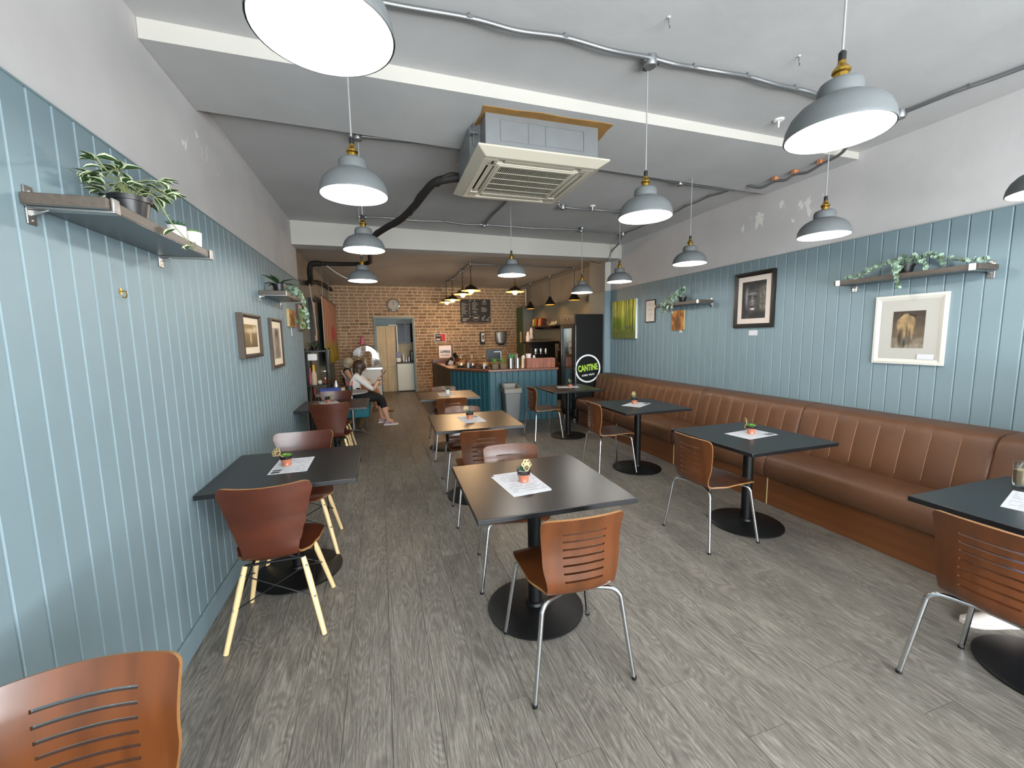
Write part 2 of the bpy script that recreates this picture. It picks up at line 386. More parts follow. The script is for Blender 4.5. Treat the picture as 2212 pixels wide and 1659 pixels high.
def paint(name, w, h, nx, ny, fn, parent=None, loc=(0, 0, 0), rz=0.0, m='print', flat=False):
    # a flat print with its own colours; stands in local XZ facing -Y, or lies in XY facing up
    vs = []; fs = []; cols = []
    for j in range(ny+1):
        for i in range(nx+1):
            u, v = i/nx, j/ny
            vs.append(((u-.5)*w, (v-.5)*h, 0) if flat else ((u-.5)*w, 0, (v-.5)*h)); cols.append(lin(fn(u, v)))
    for j in range(ny):
        for i in range(nx):
            a = j*(nx+1)+i; fs.append((a, a+1, a+nx+2, a+nx+1))
    me = bpy.data.meshes.new(name); me.from_pydata(vs, [], fs); me.materials.append(MATS[m])
    at = me.color_attributes.new('Col', 'FLOAT_COLOR', 'POINT'); flatc = [x for c in cols for x in c]; at.data.foreach_set('color', flatc); me.update()
    o = bpy.data.objects.new(name, me); COL.objects.link(o); o.parent = parent; o.location = loc
    if rz: o.rotation_euler = (0, 0, rz)
    return o

def text(name, s, size, m, parent, loc, rot=(PI/2, 0, 0), sx=1.0, ext=0.0008, bold=0.0, shear=0.0):
    cu = bpy.data.curves.new(name, 'FONT'); cu.body = s; cu.size = size; cu.align_x = 'CENTER'; cu.align_y = 'CENTER'; cu.extrude = ext; cu.offset = bold; cu.shear = shear; cu.resolution_u = 3
    t = bpy.data.objects.new(name, cu); COL.objects.link(t)
    dg = bpy.context.evaluated_depsgraph_get(); me = bpy.data.meshes.new_from_object(t.evaluated_get(dg)); bpy.data.objects.remove(t)
    me.materials.clear(); me.materials.append(MATS[m])
    o = bpy.data.objects.new(name, me); COL.objects.link(o); o.parent = parent; o.location = loc; o.rotation_euler = rot; o.scale = (sx, 1, 1)
    return o
def mixc(a, b, t): t = max(0.0, min(1.0, t)); return tuple(a[i]*(1-t)+b[i]*t for i in range(3))
def sstep(a, b, x):
    t = max(0.0, min(1.0, (x-a)/(b-a))); return t*t*(3-2*t)
def ell(u, v, cu, cv, ru, rv, soft=0.25):
    d = math.hypot((u-cu)/ru, (v-cv)/rv); return 1-sstep(1-soft, 1+soft, d)
def nz(x, y, s=1.0, k=0.0): return mnoise.noise(Vector((x*s+k, y*s-k, k*1.7)))

XL, XR, PT, ZC, YB = -0.979, 3.91, 2.325, 3.04, 12.28      # left wall, right wall, panel top, ceiling, brick wall
XLF, XRF = -1.24, 4.43                                      # walls of the far end

# ================================================================== STRUCTURE
# floor: slab with separate vinyl planks laid on it
floor = struct(bx('floor', 'floor_wood', -1.5, 4.6, -3.1, 14.7, -0.06, -0.004))
def plank_mesh(L, w):
    g = 0.0011; m = MB()
    m.add([(-w/2, -L/2, -0.004), (w/2, -L/2, -0.004), (w/2, L/2, -0.004), (-w/2, L/2, -0.004),
           (-w/2+g, -L/2+g, 0), (w/2-g, -L/2+g, 0), (w/2-g, L/2-g, 0), (-w/2+g, L/2-g, 0)],
          [(3, 2, 1, 0), (4, 5, 6, 7), (0, 1, 5, 4), (1, 2, 6, 5), (2, 3, 7, 6), (3, 0, 4, 7)])
    return m.mesh('plank', 'floor_wood')
PW = (XR-XL-0.02)/26; PL = 1.28; cache = {}
for i in range(26):
    y = 0.25 - [0.0, 0.45, 0.9, 0.3, 0.75, 0.15, 0.6][i*3 % 7]; x = XL+0.01+PW*(i+.5)
    while y < YB-0.02:
        e = min(y+PL, YB-0.01); L = round(e-y, 3)
        if L > 0.06:
            if L not in cache: cache[L] = plank_mesh(L, PW)
            place('plank', cache[L], floor, (x, (y+e)/2, 0))
        y += PL
# ceiling and the two dropped beams
struct(bx('ceiling', 'ceiling_paint', -1.5, 4.6, -3.1, YB+0.1, ZC, ZC+0.1))
def beam(name, a, b, c, d, zl, zr, mats=('ceiling_paint', 'beam_paint'), xl=XL-0.01, xr=XR+0.01):
    # a,b: front Y at the left / right wall; c,d: rear Y
    m = MB(); v = [(xl, a, zl), (xr, b, zr), (xr, d, zr), (xl, c, zl), (xl, a, ZC+.01), (xr, b, ZC+.01), (xr, d, ZC+.01), (xl, c, ZC+.01)]
    m.add(v, [(0, 3, 2, 1), (1, 2, 6, 5), (2, 3, 7, 6), (3, 0, 4, 7)]); m.mi(1).add(v, [(0, 1, 5, 4)])
    return struct(m.build(name, list(mats)))
beam('trim_1', 2.48, 2.58, 3.11, 3.46, 2.95, 2.985)
beam('trim_2', 5.86, 6.16, 6.12, 6.45, 2.75, 2.82)
ZB = lambda x: 2.95+(x-XL)/(XR-XL)*0.035
# left wall with tongue and groove boards
def board_mesh(w, h, t=0.012, b=0.006):
    return MB().prism([(0, 0), (w, 0), (w, t-b), (w-b, t), (b, t), (0, t-b)], 0, h).mesh('board', 'board_blue', 20)
wl = struct(bx('wall_left', 'wall_plaster', -1.36, XL-0.012, -3.1, 6.15, 0, ZC))
BW = 0.1033; bm_ = board_mesh(BW-0.0006, PT-0.002)
for i in range(88):
    o = place('board', bm_, wl, (XL-0.012, -2.942+BW*(i+1), 0.001)); o.rotation_euler = (0, 0, -PI/2)
struct(bx('trim_3', 'blue_grey', XL-0.012, XL+0.004, -2.95, 6.15, PT-0.001, PT+0.006))
struct(bx('baseboard_left', 'board_blue', XL, XL+0.016, -2.95, 6.15, 0, 0.118, bevel=0.004))
# far left wall, set back
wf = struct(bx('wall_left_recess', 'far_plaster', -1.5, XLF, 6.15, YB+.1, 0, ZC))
bx('painted_dado', 'recess_grey', XLF, XLF+0.012, 6.15, YB, 0, 2.36, wf)
# right wall, the pier and the set back far wall
wr = struct(bx('wall_right', 'wall_plaster', XR+0.012, 4.56, -3.1, 6.48, 0, ZC))
for i in range(91):
    o = place('board', bm_, wr, (XR+0.012, -2.923+BW*i, 0.001)); o.rotation_euler = (0, 0, PI/2)
struct(bx('trim_4', 'blue_grey', XR-0.004, XR+0.012, -2.95, 6.47, PT-0.001, PT+0.006))
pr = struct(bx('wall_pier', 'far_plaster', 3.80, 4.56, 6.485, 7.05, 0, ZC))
bx('pier_front_paint', 'beam_paint', 3.80, XR, 6.478, 6.485, PT, 2.815, pr)
bx('pier_front_panel', 'board_blue', 3.795, XR, 6.472, 6.485, 0, PT, pr)
bx('pier_side_panel', 'recess_grey', 3.788, 3.80, 6.486, 7.04, 0, 2.31, pr)
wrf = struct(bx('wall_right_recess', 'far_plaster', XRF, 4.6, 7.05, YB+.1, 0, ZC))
bx('painted_dado', 'recess_grey', XRF-0.012, XRF, 7.06, YB, 0, 2.43, wrf)
# brick wall with a doorway
DX0, DX1, DZ = -0.08, 0.915, 2.11
mw = MB(); mw.b2(XLF, DX0, YB, YB+.1, 0, ZC); mw.b2(DX1, XRF, YB, YB+.1, 0, ZC); mw.b2(DX0, DX1, YB, YB+.1, DZ, ZC)
wb = struct(mw.build('wall_back', 'mortar'))
BL, BH, JT = 0.226, 0.068, 0.0205
def brick_verts(x0, x1, z0, z1, d):
    g = 0.006
    return [(x0, 0, z0), (x1, 0, z0), (x1, 0, z1), (x0, 0, z1), (x0+g, -d, z0+g), (x1-g, -d, z0+g), (x1-g, -d, z1-g), (x0+g, -d, z1-g)]
BF = [(4, 5, 6, 7), (0, 1, 5, 4), (1, 2, 6, 5), (2, 3, 7, 6), (3, 0, 4, 7)]
bricks = []
for r in range(int(ZC/(BH+JT))+1):
    z0 = r*(BH+JT)+0.004; z1 = min(z0+BH, ZC-0.002); x = XLF-(0.12 if r % 2 else 0)-0.02
    if z1-z0 < 0.02: continue
    while x < XRF:
        ln = BL*random.choice((1, 1, 1, 1, 0.92, 0.55)); a, b = max(x, XLF+.004), min(x+ln, XRF-.004)
        x += ln+JT
        if z0 < DZ+.04:
            if a < DX1+.06 and b > DX0-.07:
                if a < DX0-.10 and b < DX1: b = DX0-.075
                elif b > DX1+.09 and a > DX0: a = DX1+.07
                else: continue
        if b-a > 0.03: bricks.append((a, b, z0, z1))
bricks.sort(key=lambda q: abs((q[0]+q[1])/2-1.4)*0.55+abs((q[2]+q[3])/2-1.75))
bcache = {}
for (a, b, z0, z1) in bricks[:300]:
    k = (round(b-a, 2), round(z1-z0, 3), random.choice((0.008, 0.011, 0.014)))
    if k not in bcache: bcache[k] = MB().add(brick_verts(-k[0]/2, k[0]/2, 0, k[1], k[2]), BF).mesh('brick', 'brick')
    o = place('brick', bcache[k], wb, ((a+b)/2+random.uniform(-.003, .003), YB, z0)); o.rotation_euler = (0, 0, 0)
rest = MB()
for (a, b, z0, z1) in bricks[300:]:
    vs = brick_verts(a, b, z0, z1, random.choice((0.008, 0.011, 0.014))); rest.add([(p[0], p[1]+YB, p[2]) for p in vs], BF)
stuff(rest.build('outer_bricks', 'brick', wb))
d1 = struct(MB().b2(DX0-.07, DX0, YB-.03, YB+.12, 0, DZ+.07).b2(DX1, DX1+.055, YB-.03, YB+.12, 0, DZ+.07).b2(DX0, DX1, YB-.03, YB+.12, DZ, DZ+.07).build('door_1', 'blue_grey', bevel=.006))
# kitchen room behind the doorway
struct(MB().b2(-1.2, -1.1, YB+.1, 14.7, 0, 2.7).build('wall_kitchen_left', 'far_plaster'))
struct(MB().b2(1.9, 2.0, YB+.1, 14.7, 0, 2.7).build('wall_kitchen_right', 'far_plaster'))
struct(MB().b2(-1.2, 2.0, 14.6, 14.7, 0, 2.7).build('wall_kitchen_back', 'blue_grey'))
struct(MB().b2(-1.2, 2.0, YB+.1, 14.7, 2.7, 2.8).build('ceiling_kitchen', 'ceiling_paint'))
# shop front behind the camera
sf = MB(); sf.b2(-1.4, 4.6, -3.1, -2.98, 0, 0.3); sf.b2(-1.4, 4.6, -3.1, -2.98, 2.6, ZC); sf.b2(-1.4, -0.8, -3.1, -2.98, 0.3, 2.6); sf.b2(3.75, 4.6, -3.1, -2.98, 0.3, 2.6)
struct(sf.build('wall_front', 'wall_plaster'))
wn = MB()
for x in (-.78, 0.72, 2.22, 3.73): wn.b2(x-.03, x+.03, -3.08, -3.0, 0.3, 2.6)
wn.b2(-.8, 3.75, -3.08, -3.0, 0.3, 0.36); wn.b2(-.8, 3.75, -3.08, -3.0, 2.54, 2.6)
win = struct(wn.build('window_1', 'frame_black'))
for k in range(3): bx('pane', 'glass', -.75+1.5*k, .69+1.5*k, -3.045, -3.038, .36, 2.54, win)
struct(bx('ground', 'ground', -30, 30, -40, -3.11, -0.2, -0.08))

# ================================================================== CEILING SERVICES
def conduit(name, label, pts, r=0.011, n=8, m='galv', clips=(), group='metal conduit runs on the ceiling', rib=True, boxes=(), k=7, blocks=None):
    t = thing(name, label, 'conduit', pts[0], 0, group); p0 = Vector(pts[0])
    path = [p-p0 for p in catmull(pts, k)]
    if rib:
        L = sum((path[i+1]-path[i]).length for i in range(len(path)-1)); N = min(int(L/0.007), 700); out = []; rs = []; seg = 0; acc = 0; i = 0
        lens = [(path[j+1]-path[j]).length for j in range(len(path)-1)]
        for q in range(N+1):
            d = L*q/N
            while i < len(lens)-1 and acc+lens[i] < d: acc += lens[i]; i += 1
            out.append(path[i].lerp(path[i+1], min(1, (d-acc)/max(lens[i], 1e-6)))); rs.append(r*(1.0 if q % 2 else 0.86))
        path = out; rr = rs
    else: rr = r
    MB().tube(path, rr, n).build('tube', m, t, angle=80)
    for c in clips:
        c = Vector(c)-p0; MB().box(c.x, c.y, c.z, .026, .026, .012).cyl((c.x, c.y, c.z), (c.x, c.y, c.z+.03), .006, n=8).build('clip', 'galv', t)
    for c in boxes:
        c = Vector(c)-p0; MB().lathe([(.0, -.03), (.03, -.03), (.034, -.024), (.034, .02), (.0, .02)], 16, c).build('junction_box', 'galv', t)
        MB().cyl((c.x-.05, c.y, c.z), (c.x+.05, c.y, c.z), .015, n=10).build('gland', 'steel', t)
    for c in (blocks or ()):
        c = Vector(c)-p0; MB().box(c.x, c.y, c.z, .05, .035, .03).build('spacer_block', 'copper_block', t, bevel=.003)
    return t
zc = 3.018
conduit('flexible_conduit', 'ribbed silver conduit sagging across the front ceiling from the nearest lamp', [(-1.0, 2.06, zc), (-.4, 2.04, zc), (.09, 2.05, zc), (.47, 2.03, zc), (.7, 2.015, zc-.02), (.95, 2.02, zc), (1.2, 2.01, zc-.02), (1.44, 2.03, zc), (1.6, 2.02, zc-.012), (1.74, 2.03, zc), (1.92, 2.0, zc-.014), (2.1, 2.01, zc), (2.3, 2.0, zc-.016), (2.48, 2.02, zc), (2.62, 2.01, zc-.01), (2.84, 2.05, zc), (3.2, 2.05, zc), (3.47, 2.04, zc)],
        0.0125, 8, clips=[(.47, 2.03, zc), (.95, 2.02, zc), (1.74, 2.03, zc), (2.1, 2.01, zc), (2.48, 2.02, zc)], boxes=[(-.08, 2.05, zc), (1.47, 2.05, zc), (2.84, 2.05, zc), (3.47, 2.04, zc)])
conduit('rigid_conduit', 'straight grey conduit along the ceiling edge above the right wall boards', [(3.47, 2.04, zc), (3.49, 1.8, zc), (3.51, 1.71, zc), (3.56, 1.51, zc), (3.62, 1.0, zc), (3.66, .3, zc), (3.68, -.8, zc)], .012, rib=False, clips=[(3.51, 1.71, zc), (3.62, 1.0, zc)])
conduit('rigid_conduit', 'dark conduit tucked behind the rear edge of the wide dropped beam', [(-.08, 3.30, 3.0), (.3, 3.28, 3.0), (.66, 3.26, 3.0)], .014, rib=False, m='galv', boxes=[(-.08, 3.30, 3.0)])
conduit('rigid_conduit', 'dark conduit behind the beam, right of the air conditioner', [(1.58, 3.33, 3.0), (1.9, 3.36, 3.0), (2.2, 3.38, 2.995), (2.5, 3.41, 3.0), (2.83, 3.45, 3.0), (3.2, 3.47, 3.0), (3.53, 3.48, 3.0)], .014, rib=False, clips=[(1.9, 3.36, 3.0), (2.5, 3.41, 3.0)], boxes=[(2.83, 3.45, 3.0)])
conduit('flexible_conduit', 'sagging conduit held by copper coloured blocks under the beam by the right wall', [(3.50, 3.30, 2.99), (3.55, 3.19, 2.93), (3.575, 3.06, 2.945), (3.59, 2.97, 2.925), (3.60, 2.89, 2.945), (3.61, 2.78, 2.925), (3.61, 2.67, 2.945), (3.59, 2.5, 2.96), (3.52, 2.36, 3.0), (3.47, 2.1, zc)], .013, rib=False, clips=[(3.575, 3.06, 2.945), (3.60, 2.89, 2.945), (3.61, 2.67, 2.945)], blocks=[(3.575, 3.06, 2.966), (3.60, 2.89, 2.966), (3.61, 2.67, 2.966)])
conduit('flexible_conduit', 'thin conduit running back along the right ceiling from the wide beam', [(3.53, 3.48, zc), (3.48, 3.6, zc-.012), (3.46, 3.75, zc), (3.44, 3.9, zc-.012), (3.45, 4.1, zc), (3.46, 4.28, zc-.01), (3.46, 4.6, zc), (3.46, 5.0, zc-.01), (3.46, 5.41, zc)], .009, rib=False, clips=[(3.46, 3.75, zc), (3.45, 4.1, zc), (3.46, 4.6, zc)])
conduit('flexible_conduit', 'silver conduit along the ceiling just in front of the far white beam', [(-.12, 5.43, zc), (.15, 5.4, zc), (.5, 5.4, zc-.01), (.85, 5.39, zc), (1.1, 5.41, zc-.012), (1.37, 5.42, zc), (1.72, 5.42, zc), (2.1, 5.4, zc-.008), (2.45, 5.38, zc), (2.79, 5.36, zc), (3.1, 5.38, zc), (3.46, 5.41, zc)], .011, clips=[(.5, 5.4, zc), (.85, 5.39, zc), (1.9, 5.41, zc), (2.2, 5.4, zc)], boxes=[(-.12, 5.43, zc), (1.38, 5.42, zc), (2.76, 5.37, zc), (3.46, 5.41, zc)])
conduit('flexible_conduit', 'short silver conduit between two boxes behind the air conditioner', [(2.07, 4.48, zc), (2.25, 4.47, zc-.01), (2.45, 4.48, zc), (2.62, 4.46, zc-.008), (2.83, 4.47, zc)], .011, clips=[(2.45, 4.48, zc)], boxes=[(2.07, 4.48, zc), (2.83, 4.47, zc)])
conduit('flexible_conduit', 'conduit joining the rear conduit to the underside of the air conditioner', [(1.39, 3.6, zc), (1.39, 4.2, zc), (1.39, 4.62, zc), (1.37, 4.94, zc), (1.38, 5.42, zc)], .013, clips=[(1.38, 4.9, zc)], boxes=[(1.38, 4.3, zc)])
conduit('flexible_conduit', 'conduit dropping down the far beam face towards the counter', [(3.46, 5.41, zc), (3.55, 5.6, zc), (3.66, 5.84, 2.98), (3.70, 6.08, 2.93), (3.67, 6.13, 2.80), (3.66, 6.2, 2.77), (3.7, 6.5, 2.78), (3.76, 6.9, 2.9), (4.1, 7.25, zc), (4.15, 7.79, zc-.012), (4.09, 8.27, zc), (4.07, 8.9, zc-.012), (4.06, 9.55, zc), (4.06, 10.2, zc-.01), (4.06, 10.95, zc), (4.05, 11.8, zc)], .014, clips=[(4.1, 7.3, zc), (4.07, 8.9, zc), (4.06, 10.2, zc)], boxes=[(4.09, 8.27, zc), (4.06, 9.55, zc), (4.06, 10.95, zc)])
conduit('flexible_conduit', 'light conduit crossing the far ceiling above the counter', [(1.80, 8.28, zc), (2.22, 8.25, zc-.01), (2.78, 8.26, zc), (3.36, 8.24, zc-.01), (4.09, 8.27, zc)], .012, clips=[(2.22, 8.25, zc), (3.36, 8.24, zc)], boxes=[(1.80, 8.28, zc)])
conduit('flexible_conduit', 'conduit over the row of warm lamps beside the counter', [(1.80, 8.28, zc), (1.79, 9.04, zc), (1.79, 9.8, zc-.01), (1.79, 10.49, zc), (1.74, 11.15, zc)], .013, rib=False, clips=[(1.79, 8.7, zc), (1.79, 9.8, zc)], boxes=[(1.79, 9.08, zc), (1.79, 10.42, zc), (1.75, 11.1, zc)])
# black insulated pipes of the air conditioner
def pipe(name, label, pts, r, k=8):
    t = thing(name, label, 'pipe', pts[0], 0); p0 = Vector(pts[0]); path = [p-p0 for p in catmull(pts, k)]
    MB().tube(path, r, 12).build('insulation', 'pipe_black', t, angle=80)
    off = [p+Vector((.025*math.sin(i*.5), .02*math.cos(i*.4), -.024*math.cos(i*.5))) for i, p in enumerate(path)]
    MB().tube(off, r*.45, 8).build('drain_hose', 'pipe_black', t, angle=80)
    return t
pipe('refrigerant_pipe', 'black insulated pipe drooping from the air conditioner to the far beam', [(.72, 3.32, 2.80), (.58, 3.36, 2.79), (.46, 3.46, 2.77), (.35, 3.85, 2.71), (.24, 4.25, 2.69), (.12, 4.6, 2.70), (.0, 5.0, 2.70), (-.05, 5.4, 2.695), (-.07, 5.85, 2.70), (-.07, 6.5, 2.72), (-.09, 7.0, 2.76), (-.2, 7.28, 2.78), (-.52, 7.38, 2.78), (-.84, 7.4, 2.78)], .032)
pipe('wall_pipe', 'black pipe bent like an elbow down the far left wall', [(-.84, 7.40, 2.78), (-.98, 7.42, 2.77), (-1.02, 7.46, 2.68), (-1.03, 7.55, 2.58), (-1.06, 7.75, 2.54), (-1.15, 8.2, 2.56), (-1.18, 9.5, 2.75), (-1.18, 11.0, 2.86), (-1.18, 12.2, 2.9)], .045)
tag(MB().tube(catmull([(-.75, 7.36, 2.74), (-.6, 7.3, 2.62), (-.45, 7.28, 2.54), (-.3, 7.27, 2.52)], 6), .008, 8).build('white_cable', 'white_paint', None), 'white cable looping below the black pipe near the far left lamp', 'cable')
tag(MB().tube(catmull([(-1.04, 7.5, 2.64), (-1.1, 7.9, 2.45), (-1.16, 8.6, 2.1), (-1.19, 9.0, 1.75), (-1.2, 9.05, 1.5)], 6), .009, 8).build('wall_cable', 'white_paint', None), 'pale cable hanging down the far left wall beside the textile', 'cable')
# small hooks left in the ceiling
for i, (x, y, lb) in enumerate(((1.38, 1.79, 'tiny hook in the bare ceiling above the middle of the front conduit'), (2.25, 1.82, 'tiny hook in the front ceiling left of the biggest right lamp cable'), (1.98, 4.38, 'tiny hook in the ceiling behind the air conditioner grille'))):
    t = thing('ceiling_hook', lb, 'hook', (x, y, ZC), 0, 'hooks left in the ceiling'); MB().cyl((0, 0, 0), (0, 0, -.03), .003, n=6).tube([(0, 0, -.03), (.008, 0, -.038), (.004, 0, -.046)], .003, 6).build('shank', 'steel', t); MB().lathe([(0, -.004), (.008, -.003), (.008, 0), (0, 0)], 10).build('plate', 'white_paint', t)
for (x, y, lb) in ((2.76, 2.36, 'white sprinkler head beside the front beam behind the big right lamp'), (2.42, 4.42, 'white sprinkler head between the rear lamps near the far beam')):
    t = thing('sprinkler_head', lb, 'sprinkler', (x, y, ZC), 0, 'sprinkler heads'); MB().lathe([(0, -.012), (.03, -.01), (.036, 0), (0, 0)], 18).build('rosette', 'white_paint', t); MB().lathe([(0, -.055), (.006, -.05), (.008, -.012), (0, -.01)], 10).build('nozzle', 'white_paint', t)

# ---- ceiling cassette air conditioner
t = thing('air_conditioner', 'cream ceiling cassette air conditioner in bare galvanised casing', 'air conditioner', (1.103, 3.075, 2.70))
MB().b2(-.40, .40, -.40, .40, .05, .27).b2(-.40, .40, -.405, -.40, .04, .268).build('casing', 'ac_sheet', t, bevel=.004)
for s_ in (-1, 1):
    MB().prism([(s_*.40, -.27), (s_*.46, -.2), (s_*.46, .2), (s_*.40, .27)][::s_], .05, .25).build('side_casing', 'ac_sheet', t)
gz = .047
for (x0, x1, z0, z1) in ((-.30, .29, .10, .225),):
    for x in (-.30, -.11, .01, .29): bx('pressed_rib', 'galv', x-.002, x+.002, -.409, -.404, z0, z1, t)
    for z in (z0, z1): bx('pressed_rib', 'galv', x0, x1, -.409, -.404, z-.002, z+.002, t)
P = MB(); h = .4625
def ring(mb, o, i, z0, z1):
    mb.add([(-o, -o, z0), (o, -o, z0), (o, o, z0), (-o, o, z0), (-i, -i, z1), (i, -i, z1), (i, i, z1), (-i, i, z1)], [(0, 1, 5, 4), (1, 2, 6, 5), (2, 3, 7, 6), (3, 0, 4, 7)])
P.b2(-h, h, -h, h, .035, .048); ring(P, h, .40, .035, .0); P.b2(-.40, .40, -.40, -.36, 0, .035).b2(-.40, .40, .36, .40, 0, .035).b2(-.40, -.36, -.36, .36, 0, .035).b2(.36, .40, -.36, .36, 0, .035)
for s_ in (-1, 1):
    P.b2(-.36, .36, min(s_*.30, s_*.285), max(s_*.30, s_*.285), 0, .035); P.b2(min(s_*.30, s_*.285), max(s_*.30, s_*.285), -.285, .285, 0, .035)
    for q in (-1, 1): P.b2(min(s_*.30, s_*.36), max(s_*.30, s_*.36), min(q*.26, q*.36), max(q*.26, q*.36), 0, .035)
P.build('fascia', 'ac_plastic', t, bevel=.004)
bx('dark_core', 'ac_dark', -.36, .36, -.36, .36, .026, .036, t)
for ang in range(4):
    v = bx('louvre', 'ac_plastic', -.255, .255, -.345, -.312, .004, .010, t, bevel=.002); v.rotation_euler = (0, 0, ang*PI/2)
g = MB().b2(-.285, .285, -.285, -.262, -.004, .012).b2(-.285, .285, .262, .285, -.004, .012).b2(-.285, -.262, -.262, .262, -.004, .012).b2(.262, .285, -.262, .262, -.004, .012).build('grille', 'ac_plastic', t, bevel=.003)
sm = MB().b2(-.0022, .0022, -.262, .262, -.002, .003).mesh('slat', 'ac_plastic')
for i in range(38): place('slat', sm, g, (-.252+.01362*i, 0, 0))
for y in (-.16, -.055, .05, .155): bx('cross_bar', 'ac_plastic', -.262, .262, y-.002, y+.002, -.003, .001, g)
for (x, y) in ((-.44, -.25), (.44, -.25), (-.44, .25), (.44, .25)):
    MB().cyl((x, y, .12), (x, y, .30), .005, n=8).box(x, y, .19, .05, .05, .006).build('hanger_rod', 'galv', t)
bx('display_window', 'black_plastic', -.34, -.325, -.335, -.29, -.0015, .002, t)
pt = []
for i in range(40):
    a = 2*PI*i/40; ex, ey = math.cos(a), math.sin(a); k = 1/max(abs(ex), abs(ey)); rr = 1+.05*nz(ex*2, ey*2, 1.3)
    pt.append((1.13+ex*k*.46*rr, 2.93+ey*k*.33*rr))
m = MB(); n_ = len(pt); m.add([(x, y, ZB(x)-.0035) for x, y in pt]+[(x, y, ZB(x)+.002) for x, y in pt], [tuple(range(n_))[::-1]]+[(i, (i+1) % n_, n_+(i+1) % n_, n_+i) for i in range(n_)])
tag(m.build('bare_plaster_patch', 'bare_plaster'), 'ragged brown unpainted patch on the ceiling around the air conditioner', 'plaster patch')

# ================================================================== LAMPS
def point_light(name, parent, loc, energy, col, r=.03):
    l = bpy.data.lights.new(name, 'POINT'); l.energy = energy; l.color = col; l.shadow_soft_size = r
    o = bpy.data.objects.new(name, l); COL.objects.link(o); o.parent = parent; o.location = loc; return o
PEND = 24.0
so = [(.150, 0), (.1515, .004), (.150, .012), (.146, .035), (.134, .062), (.112, .086), (.084, .102), (.066, .108), (.0625, .112), (.063, .118), (.062, .145), (.056, .157), (.045, .163), (.022, .166)]
si = [(max(r-.004, .005), z-.003 if z > .01 else z) for r, z in so]
shade_me = None
def pendant(x, y, z, label, top=ZC):
    global shade_me
    t = thing('pendant_lamp', label, 'lamp', (x, y, z), 0, 'grey dome pendant lamps')
    if shade_me is None:
        shade_me = MB().lathe_open(so, 40).mi(1).lathe_open(si[::-1], 40).mesh('shade', ['shade_grey', 'shade_white'], 60)
        pendant.sock = MB().lathe([(0, .163), (.021, .163), (.021, .185), (.026, .19), (.026, .197), (.020, .205), (.012, .215), (.011, .225), (0, .225)], 12).mesh('socket', 'brass', 25)
        pendant.cap = MB().lathe([(0, .222), (.011, .222), (.011, .25), (.006, .256), (0, .256)], 12).mesh('cable_grip', 'black_plastic')
        pendant.bulb = MB().lathe([(0, .018), (.025, .024), (.038, .04), (.042, .06), (.036, .085), (.022, .11), (.016, .135), (0, .14)], 20).mesh('bulb', 'bulb_cool', 80)
    place('shade', shade_me, t); place('socket', pendant.sock, t); place('cable_grip', pendant.cap, t); place('bulb', pendant.bulb, t)
    MB().cyl((0, 0, .25), (0, 0, top-z), .0035, n=8).build('cable', 'cable_grey', t)
    MB().lathe([(0, top-z-.035), (.028, top-z-.032), (.032, top-z-.02), (.032, top-z), (0, top-z)], 16).build('ceiling_rose', 'galv', t)
    point_light('lamp_light', t, (0, 0, .03), PEND, (1, .96, .9), .04)
    return t
pendant(-.082, 1.058, 2.217, 'huge grey pendant lamp cut by the top edge of the picture')
pendant(-.077, 2.11, 2.212, 'grey pendant lamp directly below the huge nearest lamp')
pendant(-.076, 3.348, 2.213, 'grey pendant lamp before the white beam, touching the black pipe')
pendant(-.14, 4.72, 2.168, 'grey pendant lamp hanging nearest the brick wall on the left')
pendant(1.484, 2.095, 2.217, 'grey pendant lamp right of the air conditioner, above the middle tables')
pendant(2.809, 3.261, 2.203, 'grey pendant lamp above the gorilla drawing side of the right wall')
pendant(2.835, 4.496, 2.198, 'grey pendant lamp beside the pier above the forest picture')
pendant(1.367, 4.241, 2.199, 'grey pendant lamp hanging behind the air conditioner in front of the counter')
pendant(2.74, 5.3, 2.15, 'smallest grey pendant lamp overlapping the black counter lamps')
pendant(1.478, 1.045, 2.197, 'very large grey pendant lamp at upper right')
pendant(2.852, 2.06, 2.181, 'grey pendant lamp below the very large right lamp')
pendant(3.06, 1.15, 2.19, 'grey pendant lamp cut by the right edge of the picture')
# warm enamel lamps by the counter
def warm(x, y, label):
    z = 2.50; t = thing('warm_lamp', label, 'lamp', (x, y, z), 0, 'warm enamel lamps over the till')
    MB().lathe_open([(.20, 0), (.205, .003), (.17, .02), (.13, .045), (.09, .085), (.045, .10), (.03, .12)], 28).mi(1).lathe_open([(.028, .115), (.042, .096), (.086, .081), (.126, .041), (.166, .016), (.198, -.001)], 28).build('shade', ['enamel_bronze', 'enamel_inner'], t)
    MB().lathe([(0, .11), (.032, .11), (.028, .16), (.012, .175), (0, .175)], 14).build('socket', 'brass', t)
    MB().ball((0, 0, -.005), .055, 16, 10).build('bulb', 'bulb_warm', t, angle=80)
    MB().cyl((0, 0, .17), (0, 0, ZC-z), .007, n=8).build('rod', 'enamel_bronze', t)
    point_light('lamp_light', t, (0, 0, -.08), 17, (1, .70, .40), .05)
warm(1.82, 8.36, 'warm lamp nearest on the row, partly before the menu board'); warm(1.79, 9.08, 'second warm lamp of the row beside the menu board')
warm(1.79, 10.42, 'third warm lamp of the row, left of the menu board'); warm(1.75, 11.1, 'leftmost and farthest warm lamp of the row'); warm(2.78, 8.42, 'single warm lamp hanging right of the menu board')
